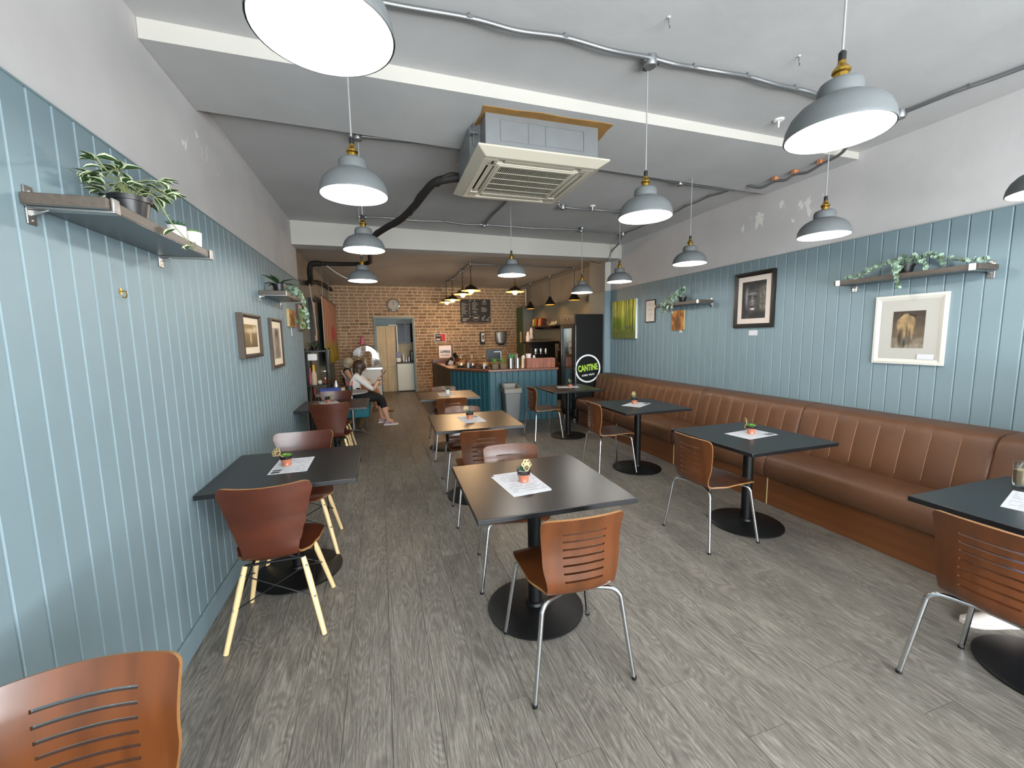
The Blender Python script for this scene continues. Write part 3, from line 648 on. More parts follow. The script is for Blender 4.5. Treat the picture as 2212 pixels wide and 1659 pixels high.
def cone_lamp(x, y, label):
    z = 2.325; t = thing('black_cone_lamp', label, 'lamp', (x, y, z), 0, 'black cone lamps behind the counter')
    MB().lathe_open([(.135, 0), (.132, .01), (.115, .045), (.085, .09), (.058, .13), (.04, .17), (.03, .2)], 24).mi(1).lathe_open([(.028, .19), (.037, .165), (.055, .125), (.082, .086), (.112, .042), (.130, .006)], 24).build('shade', ['black_plastic', 'enamel_inner'], t)
    MB().lathe([(0, .19), (.03, .19), (.026, .23), (.01, .245), (0, .245)], 12).build('socket', 'steel', t)
    MB().ball((0, 0, .06), .04, 12, 8).build('bulb', 'bulb_warm', t, angle=80)
    MB().cyl((0, 0, .24), (0, 0, ZC-z), .006, n=8).build('rod', 'black_plastic', t)
    point_light('lamp_light', t, (0, 0, .085), 9, (1, .76, .45), .03)
cone_lamp(4.06, 10.95, 'leftmost black cone lamp, near the cupboard'); cone_lamp(4.06, 9.55, 'middle black cone lamp above the coffee machine'); cone_lamp(4.09, 8.27, 'black cone lamp half hidden behind a grey lamp above the drinks fridge')
t = thing('kitchen_fill_lamp', 'unseen round ceiling lamp added to light the kitchen behind the doorway', 'lamp', (.4, 13.2, 2.7)); MB().lathe([(0, -.08), (.1, -.07), (.15, -.03), (.15, 0), (0, 0)], 24).build('diffuser', 'shade_white', t); point_light('lamp_light', t, (0, 0, -.2), 14, (1, .95, .86), .12)  # unseen fixture, added with its point light to brighten the kitchen

# ================================================================== FURNITURE
TZ = 0.755
def make_table(x, y, rz, label, foot=(0, 0)):
    t = thing('cafe_table', label, 'table', (x, y, 0), rz, 'square black pedestal tables')
    if not hasattr(make_table, 'm'):
        make_table.m = (MB().b2(-.4, .4, -.4, .4, TZ-.026, TZ).mesh('tabletop', 'table_black'),
                        MB().cyl((0, 0, .025), (0, 0, TZ-.026), .038, n=24).mesh('column', 'black_metal'),
                        MB().lathe([(0, 0), (.268, 0), (.272, .004), (.272, .011), (.262, .015), (.12, .026), (.055, .034), (.05, .05), (.0, .052)], 48).mesh('base', 'black_metal', 25),
                        MB().b2(-.20, .20, -.025, .025, TZ-.034, TZ-.026).b2(-.025, .025, -.2, .2, TZ-.034, TZ-.026).mesh('mounting_plate', 'black_metal'))
    a = make_table.m
    place('tabletop', a[0], t, bevel=.003); place('column', a[1], t, (foot[0], foot[1], 0)); place('base', a[2], t, (foot[0], foot[1], 0)); place('mounting_plate', a[3], t, (foot[0], foot[1], 0))
    return t
make_table(.775, 2.07, -.025, 'black table nearest the camera in the middle row')
make_table(-.57, 2.87, 0, 'black table against the left wall boards, nearest one', (-.03, .08))
make_table(.825, 3.87, -.03, 'second table of the middle row, shining brown under the lamps')
make_table(.87, 5.78, -.04, 'farthest table of the middle row, before the counter')
make_table(2.73, 5.74, -.02, 'black table in front of the drinks fridge')
make_table(2.76, 3.96, -.03, 'black table at the long bench, second from the fridge', (.03, .05))
make_table(2.70, 2.43, 0, 'black table at the long bench below the gorilla drawing', (.08, .06))
make_table(2.79, .84, 0, 'black table cut by the right edge, with the iced coffee')
make_table(-.58, 5.52, -.01, 'black table against the left wall, far one near the sitting people')

# ---- slotted plywood chair on chrome legs (faces +Y, feet around the origin)
def interp(tab, s):
    for i in range(len(tab)-1):
        if s <= tab[i+1][0]:
            a, b = tab[i], tab[i+1]; k = (s-a[0])/(b[0]-a[0]); k = k*k*(3-2*k) if len(a) == 2 else k
            return tuple(a[q]+(b[q]-a[q])*k for q in range(1, len(a)))
    return tab[-1][1:]
def chair_shell(prof, width, curve, rows, cols, slot, th, corner, dip=0.0):
    path = catmull([(0, y, z) for y, z in prof], 8); d = [0]
    for i in range(len(path)-1): d.append(d[-1]+(path[i+1]-path[i]).length)
    L = d[-1]
    def at(s):
        s = max(0, min(L, s)); i = 0
        while i < len(d)-2 and d[i+1] < s: i += 1
        return path[i].lerp(path[i+1], (s-d[i])/max(1e-9, d[i+1]-d[i]))
    ss = sorted(set(rows(L))); P = []
    for s in ss:
        p = at(s); w = interp(width, s/L)[0]/2; c = interp(curve, s/L); e = min(s, L-s) if corner else 1
        row = []
        rc = corner[0] if s < L/2 else corner[1]
        for tt in cols:
            ww = w
            if e < rc: ww = w-rc+math.sqrt(max(0, rc*rc-(rc-e)**2))
            x = tt*ww; k = (x/max(w, 1e-6))**2
            zz = p.z+c[1]*k; yy = p.y+c[0]*k
            if dip and s > L*.8: zz -= dip*(1-k)*((s-L*.8)/(L*.2))**2
            row.append((x, yy, zz))
        P.append(row)
    return MB().shell(P, lambda i, j: not slot(ss[i], ss[i+1], cols[j], cols[j+1], L), th)
slots_c = [.628+.0455*i for i in range(7)]
def a_rows(L):
    r = [L*k/30 for k in range(31)]+[.004, .012, .022, L-.004, L-.012, L-.022]
    r = [s for s in r if not any(L*c-.004 < s < L*c+.013 for c in slots_c)]
    for c in slots_c: r += [L*c, L*c+.009]
    return r
a_prof = [(.235, .438), (.222, .456), (.185, .467), (.07, .457), (-.06, .440), (-.125, .433), (-.17, .441), (-.198, .468), (-.207, .51), (-.205, .57), (-.205, .65), (-.215, .73), (-.238, .803)]
a_width = [(0, .385), (.12, .41), (.35, .40), (.50, .315), (.56, .315), (.75, .36), (1, .385)]
a_curve = [(0, 0, -.012), (.3, 0, .006), (.45, .0, .012), (.6, .022, 0), (1, .04, -.008)]
a_cols = [-1, -.97, -.9, -.8, -.7, -.6, -.53, -.42, -.28, -.14, 0, .14, .28, .42, .53, .6, .7, .8, .9, .97, 1]
a_me = chair_shell(a_prof, a_width, a_curve, a_rows, a_cols, lambda s0, s1, c0, c1, L: any(abs(s0-L*c) < 1e-4 for c in slots_c) and c0 >= -.531 and c1 <= .531, .0100, (.05, .026)).mesh('shell', ['brown_ply', 'ply_edge'], 50)
def a_leg(sx, sy):
    return MB().tube(catmull([(sx*.06, sy*.12, .415), (sx*.13, sy*.155, .42), (sx*.165, sy*.175, .416), (sx*.185, sy*.187, .395), (sx*.192, sy*.192, .36), (sx*.215, sy*.21, .18), (sx*.238, sy*.228, .004)], 5), .0105, 12).mesh('leg', 'chrome', 70)
a_legs = [a_leg(sx, sy) for sx in (-1, 1) for sy in (-1, 1)]
a_frame = MB().tube([(-.07, -.12, .415), (.07, -.12, .415)], .0105, 10).tube([(-.07, .12, .415), (.07, .12, .415)], .0105, 10).b2(-.05, .05, -.13, .13, .418, .428).mesh('seat_frame', 'chrome', 50)
a_foot = MB().cyl((0, 0, 0), (0, 0, .014), .012, n=10).mesh('foot_cap', 'black_plastic')
def slat_chair(x, y, rz, label):
    t = thing('slotted_chair', label, 'chair', (x, y, 0), rz, 'slotted plywood chairs with chrome legs')
    place('shell', a_me, t)
    k = 0
    for sx in (-1, 1):
        for sy in (-1, 1):
            l = place('leg', a_legs[k], t); k += 1; place('foot_cap', a_foot, l, (sx*.2385, sy*.2283, 0))
    place('seat_frame', a_frame, t); return t
slat_chair(.785, 1.69, -.02, 'slotted brown chair with its back to the camera at the nearest middle table')
slat_chair(.79, 2.47, PI-.19, 'slotted chair facing the camera behind the nearest middle table')
slat_chair(.785, 3.41, -.08, 'slotted chair with its back to the camera at the second middle table')
slat_chair(.81, 4.20, PI-.06, 'slotted chair facing the camera behind the second middle table')
slat_chair(.84, 5.33, -.05, 'slotted chair with its back to the camera at the farthest middle table')
slat_chair(.91, 6.18, PI+.03, 'slotted chair facing the camera behind the farthest middle table')
slat_chair(2.33, 5.79, -PI/2+.03, 'slotted chair beside the table in front of the drinks fridge')
slat_chair(2.46, 4.09, -PI/2-.08, 'slotted chair at the bench table second from the fridge')
slat_chair(2.36, 2.44, -PI/2+.02, 'slotted chair at the bench table below the gorilla drawing')
slat_chair(2.40, .86, -PI/2, 'slotted chair at the right edge, pushed under the iced coffee table')
slat_chair(-.69, .93, PI+.03, 'slotted orange brown chair back at the bottom left corner')

# ---- butterfly chair on beech dowel legs
b_prof = [(.225, .432), (.21, .447), (.17, .455), (.05, .446), (-.06, .432), (-.115, .428), (-.155, .437), (-.18, .463), (-.19, .50), (-.20, .58), (-.212, .68), (-.226, .77), (-.238, .852)]
b_width = [(0, .33), (.15, .425), (.28, .41), (.38, .36), (.47, .275), (.52, .25), (.57, .262), (.65, .30), (.75, .343), (.85, .385), (.95, .425), (1, .44)]
b_curve = [(0, 0, -.02), (.3, 0, .01), (.48, .0, .016), (.62, .025, 0), (1, .05, 0)]
b_cols = [-1, -.97, -.9, -.8, -.65, -.5, -.35, -.2, 0, .2, .35, .5, .65, .8, .9, .97, 1]
b_me = chair_shell(b_prof, b_width, b_curve, lambda L: [L*k/34 for k in range(35)]+[.004, .012, .024, L-.003, L-.009, L-.018, L-.03], b_cols, lambda *a: False, .011, (.09, .05), .012).mesh('shell', ['light_ply', 'ply_edge'], 50)
b_leg_me = [MB().tube([(sx*.135, sy*.13, .405), (sx*.16, sy*.152, .30), (sx*.226, sy*.221, .003)], [.0125, .0155, .0125], 14).mesh('leg', 'beech', 60) for sx in (-1, 1) for sy in (-1, 1)]
bf = MB()
def lp(sx, sy, z): k = (.405-z)/.402; return (sx*(.135+.091*k), sy*(.13+.091*k), z)
for (p, q) in (((-1, -1), (1, -1)), ((-1, 1), (1, 1)), ((-1, -1), (-1, 1)), ((1, -1), (1, 1))):
    bf.cyl(lp(*p, .36), lp(*q, .20), .0035, n=8); bf.cyl(lp(*q, .36), lp(*p, .20), .0035, n=8)
b_rods = bf.mesh('wire_brace', 'black_metal')
b_brk = MB().tube([(-.135, -.13, .405), (.135, -.13, .405)], .007, 8).tube([(-.135, .13, .405), (.135, .13, .405)], .007, 8).tube([(-.1, -.13, .41), (-.1, .13, .41)], .007, 8).tube([(.1, -.13, .41), (.1, .13, .41)], .007, 8).mesh('seat_frame', 'black_metal')
b_bolt = MB().ball((0, 0, 0), .006, 8, 6).mesh('bolt', 'steel')
def wing_chair(x, y, rz, label):
    t = thing('butterfly_chair', label, 'chair', (x, y, 0), rz, 'moulded wood chairs with beech dowel legs')
    place('shell', b_me, t); k = 0
    for sx in (-1, 1):
        for sy in (-1, 1):
            l = place('leg', b_leg_me[k], t); k += 1
            for z in (.365, .205): p = lp(sx, sy, z); place('bolt', b_bolt, l, (p[0]+sx*.008, p[1]+sy*.012, z))
    place('wire_brace', b_rods, t); place('seat_frame', b_brk, t); return t
wing_chair(-.585, 2.45, 0, 'butterfly backed wooden chair with its back to the camera at the left wall table')
wing_chair(-.60, 3.29, PI+.03, 'butterfly backed wooden chair facing the camera at the left wall table')
wing_chair(-.585, 5.19, .02, 'butterfly backed wooden chair with its back to the camera at the far left table')
wing_chair(-.62, 5.97, PI, 'butterfly backed wooden chair beyond the far left table')

# ---- long leather bench along the right wall, unit by unit
def sweep(prof, ys, disp, mi=0):
    m = MB(); N = len(prof); vs = []; fs = []
    for y in ys:
        for k, (x, z) in enumerate(prof): dx, dz = disp(k, x, z, y); vs.append((x+dx, y, z+dz))
    for i in range(len(ys)-1):
        for k in range(N-1): fs.append((i*N+k, (i+1)*N+k, (i+1)*N+k+1, i*N+k+1))
    fs += [tuple(range(N)), tuple(range((len(ys)-1)*N, len(ys)*N))[::-1]]
    return m.add(vs, fs)
UL = 1.25
# profiles drawn from the wall (x = 0) outward to negative x
back_prof = [(0, .40), (-.34, .40), (-.352, .43), (-.345, .50), (-.325, .60), (-.30, .70), (-.275, .79), (-.262, .83), (-.245, .857), (-.215, .876), (-.17, .886), (-.09, .888), (0, .884)]
seat_prof = [(-.30, .25), (-.645, .25), (-.672, .262), (-.69, .29), (-.698, .33), (-.694, .38), (-.678, .425), (-.65, .452), (-.60, .466), (-.5, .470), (-.30, .462)]
ysb = []
for i in range(8):
    for f in (-.055, -.02, 0, .02, .055, .5): ysb.append((i+f)/8*UL) if 0 < (i+f) < 8 or f == .5 else None
ysb = sorted(set([0, .004, .012, .025, UL-.025, UL-.012, UL-.004, UL]+ysb))
def bdisp(k, x, z, y):
    e = min(y, UL-y); dx = dz = 0.0
    if 1 <= k <= 11 and e < .025: q = (1-e/.025)**2*.014; dx += q*(1 if k < 9 else .3); dz -= q if k > 7 else 0
    c = y/UL*8; f = abs(c-round(c))
    if 2 <= k <= 8 and e > .03:
        w = {2: .6, 3: 1, 4: 1, 5: 1, 6: 1, 7: .7, 8: .25}[k]
        if f < .06: dx += .004*w*(1-f/.06)
        else: dx -= .003*w*math.sin(min(1, (f-.06)/.44)*PI/2)
    return dx, dz
bseat_ys = [0, .004, .012, .025, .1, .3, .625, .95, 1.15, UL-.025, UL-.012, UL-.004, UL]
def sdisp(k, x, z, y):
    e = min(y, UL-y); q = (1-min(1, e/.025))**2*.012; return (q if k < 7 else 0), (-q if k >= 7 else 0)
bk_me = sweep(back_prof, ysb, bdisp).mesh('back_cushion', 'leather', 60); st_me = sweep(seat_prof, bseat_ys, sdisp).mesh('seat_cushion', 'leather', 60)
pl_me = MB().b2(-.63, -.02, .004, UL-.004, .0, .249).mesh('plinth', 'plinth_wood'); tr_me = MB().b2(-.633, -.629, -.004, .004, .0, .249).mesh('joint_strip', 'beech')
stitch = MB().tube([(-.3425, 0, .50), (-.3225, 0, .60), (-.2975, 0, .70), (-.2735, 0, .79), (-.2625, 0, .822)], .0024, 6).mesh('stitch_line', 'thread', 70)
names = ['leather bench unit nearest the camera, at the right edge', 'second leather bench unit from the camera, behind the gorilla drawing table', 'third leather bench unit from the camera', 'fourth leather bench unit, beside the table second from the fridge', 'fifth and last leather bench unit next to the drinks fridge', 'leather bench unit out past the right edge of the picture']
for i, y0 in enumerate((1.475-UL, 1.475, 1.475+UL, 1.475+2*UL, 1.475+3*UL, 1.475-2*UL)):
    ln = names[[0, 1, 2, 3, 4, 5][i]]
    if i == 0: ln = 'leather bench unit at the right edge, behind the iced coffee table'
    if i == 1: ln = 'leather bench unit below the white framed picture'
    if i == 2: ln = 'leather bench unit below the gorilla drawing'
    if i == 3: ln = 'leather bench unit below the small plant shelf'
    if i == 4: ln = 'last leather bench unit below the forest picture, next to the drinks fridge'
    t = thing('bench_unit', ln, 'bench', (XR-.002, y0, 0), 0, 'brown leather bench along the right wall')
    bk = place('back_cushion', bk_me, t); place('seat_cushion', st_me, t); place('plinth', pl_me, t, bevel=.003); place('joint_strip', tr_me, t)
    for k in range(1, 8): place('stitch_line', stitch, bk, (0, UL*k/8, 0))

# ================================================================== TABLE TOP THINGS
def menu_fn(dark_right):
    def f(u, v):
        c = (204, 206, 212)
        if .06 < u < .94 and .05 < v < .95:
            edge = min(u-.06, .94-u, v-.05, .95-v)
            if edge < .012: c = (150, 152, 160)
            else:
                r = (v*26) % 1.0
                if r < .45 and nz(u*9, math.floor(v*26)*3.1, 1, dark_right) > -.12 and not (.46 < v < .54): c = (160, 162, 170)
        for (a, b) in ((.05, .14), (.17, .26)):
            if a < (1-v) < b and .72 < u < .95: c = (46, 46, 50)
        return c
    return f
def menu_sheet(x, y, rz, label, two=False):
    t = thing('menu_sheet', label, 'menu', (x, y, TZ), rz, 'paper menus on the tables')
    MB().b2(-.108, .108, -.165, .165, .0002, .0012).build('sheet', 'paper', t)
    paint('printed_text', .214, .328, 26, 60, menu_fn(x), t, (0, 0, .0015), flat=True)
    if two: o = MB().b2(-.108, .108, -.165, .165, .0000, .0003).build('under_sheet', 'paper', t, (-.012, -.02, 0)); o.rotation_euler = (0, 0, .05)
menu_sheet(.70, 2.075, .05, 'paper menu under the paw pick pot on the nearest middle table', True)
menu_sheet(-.577, 2.88, PI+.0, 'paper menu on the nearest left wall table')
menu_sheet(.815, 3.905, .04, 'paper menu on the second middle table')
menu_sheet(.86, 5.83, -.05, 'paper menu on the farthest middle table')
menu_sheet(2.77, 5.83, 1.3, 'paper menu on the table before the drinks fridge')
menu_sheet(2.765, 4.0, -1.0, 'paper menu on the bench table second from the fridge')
menu_sheet(2.75, 2.45, -1.45, 'paper menu on the bench table below the gorilla drawing')
menu_sheet(2.80, .96, -1.3, 'paper menu cut by the right edge of the picture')
menu_sheet(-.66, 5.68, .3, 'paper menu on the far left table')

po = []
for i in range(88):
    a = 2*PI*i/72; x, y = math.cos(a), math.sin(a); best = .012
    for (cx, cy, cr) in ((-.0165, .004, .0092), (-.0075, .017, .0102), (.0075, .017, .0102), (.0165, .004, .0092), (0, -.008, .0165)):
        b = cx*x+cy*y; dd = cr*cr-(cx*cx+cy*cy-b*b)
        if dd > 0: best = max(best, b+math.sqrt(dd))
    po.append((x*best, y*best))
paw_me = MB().prism(po, -.0015, .0015, 'y').mesh('paw_pick', 'pick_wood', 30)
pad_m = MB()
for (cx, cy, rx, ry) in ((-.0165, .004, .004, .0055), (-.0075, .017, .0042, .006), (.0075, .017, .0042, .006), (.0165, .004, .004, .0055), (0, -.009, .0115, .0095)):
    pad_m.prism([(cx+rx*math.cos(2*PI*k/14), cy+ry*math.sin(2*PI*k/14)) for k in range(14)], -.0021, .0021, 'y')
pad_me = pad_m.mesh('pads', 'pick_pad'); stick_me = MB().b2(-.0022, .0022, -.0012, .0012, -.05, -.02).mesh('stick', 'pick_wood')
def rosette(m, c, n, L, w, up, rings=3, thick=.003):
    for r in range(rings):
        k = n-r*2
        for i in range(max(3, k)):
            a = 2*PI*(i+r*.5)/max(3, k); el = up+r*.35; l = L*(1-r*.22); d = Vector((math.cos(a)*math.cos(el), math.sin(a)*math.cos(el), math.sin(el))); s = Vector((-math.sin(a), math.cos(a), 0))*w*(1-r*.15); c_ = Vector(c); u = d.cross(s).normalized()*thick
            m.add([c_, c_+d*l*.55+s+u*.6, c_+d*l, c_+d*l*.55-s+u*.6, c_+d*l*.5-u], [(0, 1, 2), (0, 2, 3), (0, 4, 1), (1, 4, 2), (2, 4, 3), (3, 4, 0)])
def succulent(x, y, label, kind='agave', pick=None, pot='terracotta', z=TZ+.0018):
    t = thing('potted_succulent', label, 'potted plant', (x, y, z), 0, 'little succulents on the tables')
    if pot == 'terracotta':
        MB().lathe([(0, 0), (.027, 0), (.029, .004), (.028, .009), (.026, .012), (.032, .03), (.036, .044)], 24).build('pot', 'terracotta', t, angle=60)
        MB().lathe_open([(.0362, .043), (.0375, .055), (.038, .062), (.035, .0625), (.033, .055), (.032, .045)], 24).build('glazed_rim', 'glaze', t, angle=60)
        MB().lathe([(0, .052), (.033, .054), (.033, .05), (0, .05)], 16).build('white_gravel', 'stone_white', t); top = .055
    else:
        MB().lathe([(0, 0), (.026, 0), (.029, .055), (.0295, .06), (.027, .06), (.026, .05), (0, .05)], 24).build('pot', 'white_ceramic', t, angle=50); top = .05
    m = MB()
    if kind == 'agave': rosette(m, (0, 0, top), 11, .055, .0055, .55, 4); mt = 'leaf_agave'
    elif kind == 'tall': rosette(m, (0, 0, top), 9, .075, .0055, .95, 4); mt = 'leaf_agave'
    else: rosette(m, (0, 0, top+.004), 10, .040, .010, .25, 4, .006); mt = 'leaf_succ'
    m.build('succulent', mt, t, angle=25)
    if pick:
        (px, py, pz, rx, ry, rz, sc) = pick
        p = place('paw_pick', paw_me, t, (px, py, pz)); p.rotation_euler = (rx, ry, rz); p.scale = (sc, sc, sc); place('pads', pad_me, p); place('stick', stick_me, p)
succulent(.717, 2.075, 'terracotta pot with an upright paw pick on the nearest middle table', 'agave', (.012, -.016, .094, -.15, .1, .15, 1.25))
succulent(-.612, 2.893, 'terracotta pot with green rosette and leaning paw pick on the near left table', 'rosette', (-.052, .0, .086, -.9, -.9, .3, 1.15))
succulent(.804, 3.922, 'terracotta pot with spiky plant on the second middle table', 'agave', (-.03, .022, .098, -.1, -.2, .1, 1.1))
succulent(.886, 5.843, 'white pot with a dark spiky plant on the farthest middle table', 'tall', None, 'white')
succulent(2.805, 5.809, 'terracotta pot with dark leaves before the drinks fridge', 'tall', (-.02, -.01, .1, -.2, -.3, .5, 1.0))
succulent(2.776, 4.059, 'terracotta pot on the bench table second from the fridge', 'agave', (.005, .02, .105, -.1, 0, .1, 1.2))
succulent(2.759, 2.46, 'terracotta pot with green rosette on the table below the gorilla drawing', 'rosette', (-.045, .015, .095, -.1, -.35, 1.1, 1.2))
succulent(-.673, 5.677, 'terracotta pot with a dark plant on the far left table', 'agave', (.035, -.01, .085, -.3, .5, .9, 1.0))
# iced coffee
t = thing('coffee_glass', 'glass of iced milky coffee at the right edge of the picture', 'glass', (3.045, 1.12, TZ))
MB().lathe_open([(.0, .002), (.034, .002), (.036, .012), (.04, .125), (.0385, .125), (.034, .014), (0, .012)], 28).build('tumbler', 'glass', t, angle=50)
MB().lathe([(0, .014), (.0335, .014), (.0365, .085), (0, .085)], 24).build('coffee', 'latte', t, angle=50)

# ================================================================== LEFT AND RIGHT WALL SHELVES
def bracket(mb, side):   # local: wall at x=0, arm towards +x
    mb.b2(.0, .006, -.018, .018, -.062, .05); mb.b2(.0, .215, -.018, .018, -.018, -.010); mb.b2(.207, .215, -.018, .018, -.012, .028)
    mb.prism([(.0, -.040), (.0, -.018), (.05, -.018)], -.004, .004, 'y')
def wall_shelf(label, x, y0, y1, z, facing):
    t = thing('wall_shelf', label, 'shelf', (x, (y0+y1)/2, z), 0 if facing > 0 else PI, 'steel bracket wall shelves'); L = (y1-y0)/2
    MB().b2(.004, .206, -L, L, -.009, .024).build('board', 'shelf_edge', t, bevel=.002); bx('under_face', 'shelf_dark', .006, .204, -L+.002, L-.002, -.0105, -.009, t)
    for s_ in (-1, 1):
        b = MB(); bracket(b, s_); b.build('bracket', 'steel', t, (0, s_*(L-.035), 0), bevel=.002)
        for dz in (.035, -.05): MB().ball((.0065, s_*(L-.035), dz), .004, 8, 6).build('screw', 'steel', t)
    return t
wall_shelf('wall shelf with a trailing variegated plant near the camera on the left wall', XL, 1.62, 2.46, 1.972, 1)
wall_shelf('wall shelf above the small frames, farther along the left wall', XL, 4.10, 4.95, 1.965, 1)
wall_shelf('wall shelf with eucalyptus above the white framed picture', XR, 1.66, 2.56, 1.945, -1)
wall_shelf('wall shelf between the gorilla drawing and the forest picture', XR, 4.10, 5.0, 1.935, -1)

def leaf_mesh(L, w, cream):
    m = MB(); pts = []
    prof = [(0, 0), (.18, .6), (.42, 1), (.7, .72), (1, 0)]
    ctr = [(0, t*L, -.18*L*t*t+.0) for t, _ in prof]
    lf = [(-w*k, t*L, .10*w*k*3-.18*L*t*t) for t, k in prof]; rt = [(w*k, t*L, .10*w*k*3-.18*L*t*t) for t, k in prof]
    mid = .62
    li = [((a[0]*mid), b[1], a[2]*mid+b[2]*(1-mid)) for a, b in zip(lf, ctr)]; ri = [((a[0]*mid), b[1], a[2]*mid+b[2]*(1-mid)) for a, b in zip(rt, ctr)]
    for i in range(4):
        m.mi(0).add([li[i], ctr[i], ctr[i+1], li[i+1]], [(0, 1, 2, 3)]); m.add([ctr[i], ri[i], ri[i+1], ctr[i+1]], [(0, 1, 2, 3)])
        m.mi(1 if cream else 0).add([lf[i], li[i], li[i+1], lf[i+1]], [(0, 1, 2, 3)]); m.add([ri[i], rt[i], rt[i+1], ri[i+1]], [(0, 1, 2, 3)])
    return m.mesh('leaf', ['leaf_dark', 'leaf_cream'], 80)
leaf_v = [leaf_mesh(.066, .020, True), leaf_mesh(.056, .019, True), leaf_mesh(.046, .015, True)]
def rim_pot(t, r, h, m='black_plastic'):
    MB().lathe([(0, 0), (r*.72, 0), (r*.92, h*.8), (r*1.02, h*.8), (r*1.04, h), (r*.95, h), (r*.9, h*.85), (0, h*.85)], 24).build('pot', m, t, angle=40)
t = thing('trailing_plant', 'variegated trailing plant in a black pot on the near left shelf', 'potted plant', (-.85, 1.93, 1.998)); rim_pot(t, .062, .085)
def leaf_at(p, d, me, parent, roll=0.0):
    d = Vector(d).normalized(); o = place('leaf', me, parent, p); q = d.to_track_quat('Y', 'Z'); o.rotation_mode = 'QUATERNION'; o.rotation_quaternion = q @ Matrix.Rotation(roll, 3, 'Y').to_quaternion(); return o
random.seed(5)
for i in range(24):
    a = 2*PI*i/24*1.9; el = random.uniform(.2, 1.2); R = random.uniform(.07, .13); top = Vector((math.cos(a)*R*.8, math.sin(a)*R*1.15, .085+R*math.sin(el)*.8))
    MB().tube(catmull([(0, 0, .07), (top.x*.4, top.y*.4, .07+top.z*.5), top], 4), .0017, 6).build('stem', 'stem', t)
    for k in range(3): q = a+random.uniform(-1.4, 1.4); leaf_at(top+Vector((random.uniform(-.01, .01), random.uniform(-.01, .01), 0)), (math.cos(q), math.sin(q), random.uniform(-.5, .45)), random.choice(leaf_v), t, random.uniform(-.4, .4))
def vine(t, pts, nl, r=.002):
    path = catmull(pts, 6); MB().tube(path, r, 6).build('vine', 'stem', t)
    for k in range(nl):
        p = path[int((k+1)/nl*(len(path)-1))]; q = random.uniform(0, 2*PI); leaf_at(p, (math.cos(q), math.sin(q), random.uniform(-.5, .3)), random.choice(leaf_v), t, random.uniform(-.4, .4))
vine(t, [(0, 0, .08), (.06, .02, .11), (.10, .05, .02), (.12, .12, -.03), (.115, .20, -.055), (.10, .27, -.02), (.08, .31, .0)], 5)
vine(t, [(0, 0, .08), (.02, -.08, .15), (.03, -.15, .13), (.05, -.22, .10), (.04, -.26, .13)], 7)
vine(t, [(0, 0, .08), (.01, .09, .16), (.02, .14, .13), (.03, .18, .08)], 5)
def white_pot(x, y, z, label, mt, kind):
    t = thing('white_pot_plant', label, 'potted plant', (x, y, z), 0, 'white pots on the near left shelf'); MB().lathe([(0, 0), (.032, 0), (.037, .066), (.0345, .066), (.032, .055), (0, .055)], 24).build('pot', 'white_ceramic', t, angle=50)
    m = MB(); rosette(m, (0, 0, .056), 13, .052 if kind else .036, .006 if kind else .009, .6, 4); m.build('succulent', mt, t, angle=25)
white_pot(-.835, 2.25, 1.998, 'white pot with a blue green spiky succulent on the near left shelf', 'leaf_agave', 1)
white_pot(-.815, 2.36, 1.998, 'white pot with an olive rosette at the end of the near left shelf', 'leaf_succ', 0)
# eucalyptus garlands: many tiny round leaves on stems
def garland(name, label, loc, strands, mt, lsz, pot=True, dens=26, seed=1):
    rn = random.Random(seed); t = thing(name, label, 'potted plant', loc)
    if pot: rim_pot(t, .05, .07)
    lv = MB(); st = MB()
    for pts in strands:
        path = catmull(pts, 8); st.tube(path, .0018, 6); L = len(path)
        for k in range(dens):
            p = path[min(L-1, int(L*(k+rn.random())/dens))]+Vector((rn.uniform(-1, 1), rn.uniform(-1, 1), rn.uniform(-1, 1)))*lsz*.7
            n = Vector((rn.uniform(-1, 1), rn.uniform(-1, 1), rn.uniform(-.3, 1))).normalized(); a = n.orthogonal().normalized(); b = n.cross(a); s_ = lsz*rn.uniform(.6, 1.1)
            lv.add([p+a*s_*math.cos(q)+b*s_*.8*math.sin(q) for q in [2*PI*i/6 for i in range(6)]], [(0, 1, 2, 3, 4, 5)])
    st.build('stems', 'stem', t); stuff(lv.build('leaves', mt, t)); return t
garland('eucalyptus_garland', 'eucalyptus garland trailing along the shelf above the white framed picture', (3.80, 2.11, 1.969), [[(0, 0, .06), (-.03, .12, .10), (-.05, .26, .05), (-.05, .38, .015)], [(0, 0, .06), (-.04, .07, .11), (-.07, .16, .07), (-.07, .28, .02)], [(0, 0, .06), (-.05, -.06, .12), (-.07, -.11, .08), (-.07, -.16, .02)], [(0, 0, .07), (-.04, .0, .13), (-.09, .02, .08), (-.1, .01, .0)],
        [(0, 0, .06), (-.02, -.16, .10), (0, -.3, .05), (.0, -.44, .03)], [(0, 0, .06), (.02, -.1, .12), (.04, -.16, .1), (.04, -.2, .05)], [(-.06, .0, .05), (-.11, .0, .02), (-.11, -.01, -.05), (-.11, -.02, -.11)]], 'leaf_euc', .017, True, 50, 3)
garland('eucalyptus_plant', 'grey green eucalyptus spilling over the shelf left of the gorilla drawing', (3.80, 4.52, 1.96), [[(0, 0, .06), (-.04, -.06, .14), (-.06, -.1, .17), (-.07, -.13, .14)], [(0, 0, .06), (-.05, .06, .12), (-.12, .10, .05), (-.13, .12, -.08)], [(0, 0, .06), (-.07, .02, .12), (-.12, .04, .04), (-.13, .05, -.12)], [(0, 0, .06), (-.06, .12, .1), (-.12, .18, .0), (-.13, .19, -.14)], [(0, 0, .06), (-.04, .2, .08), (-.12, .25, .0), (-.13, .26, -.1)], [(0, 0, .06), (-.05, -.03, .16), (-.09, -.02, .14), (-.12, 0, .04)]], 'leaf_euc', .02, True, 30, 4)
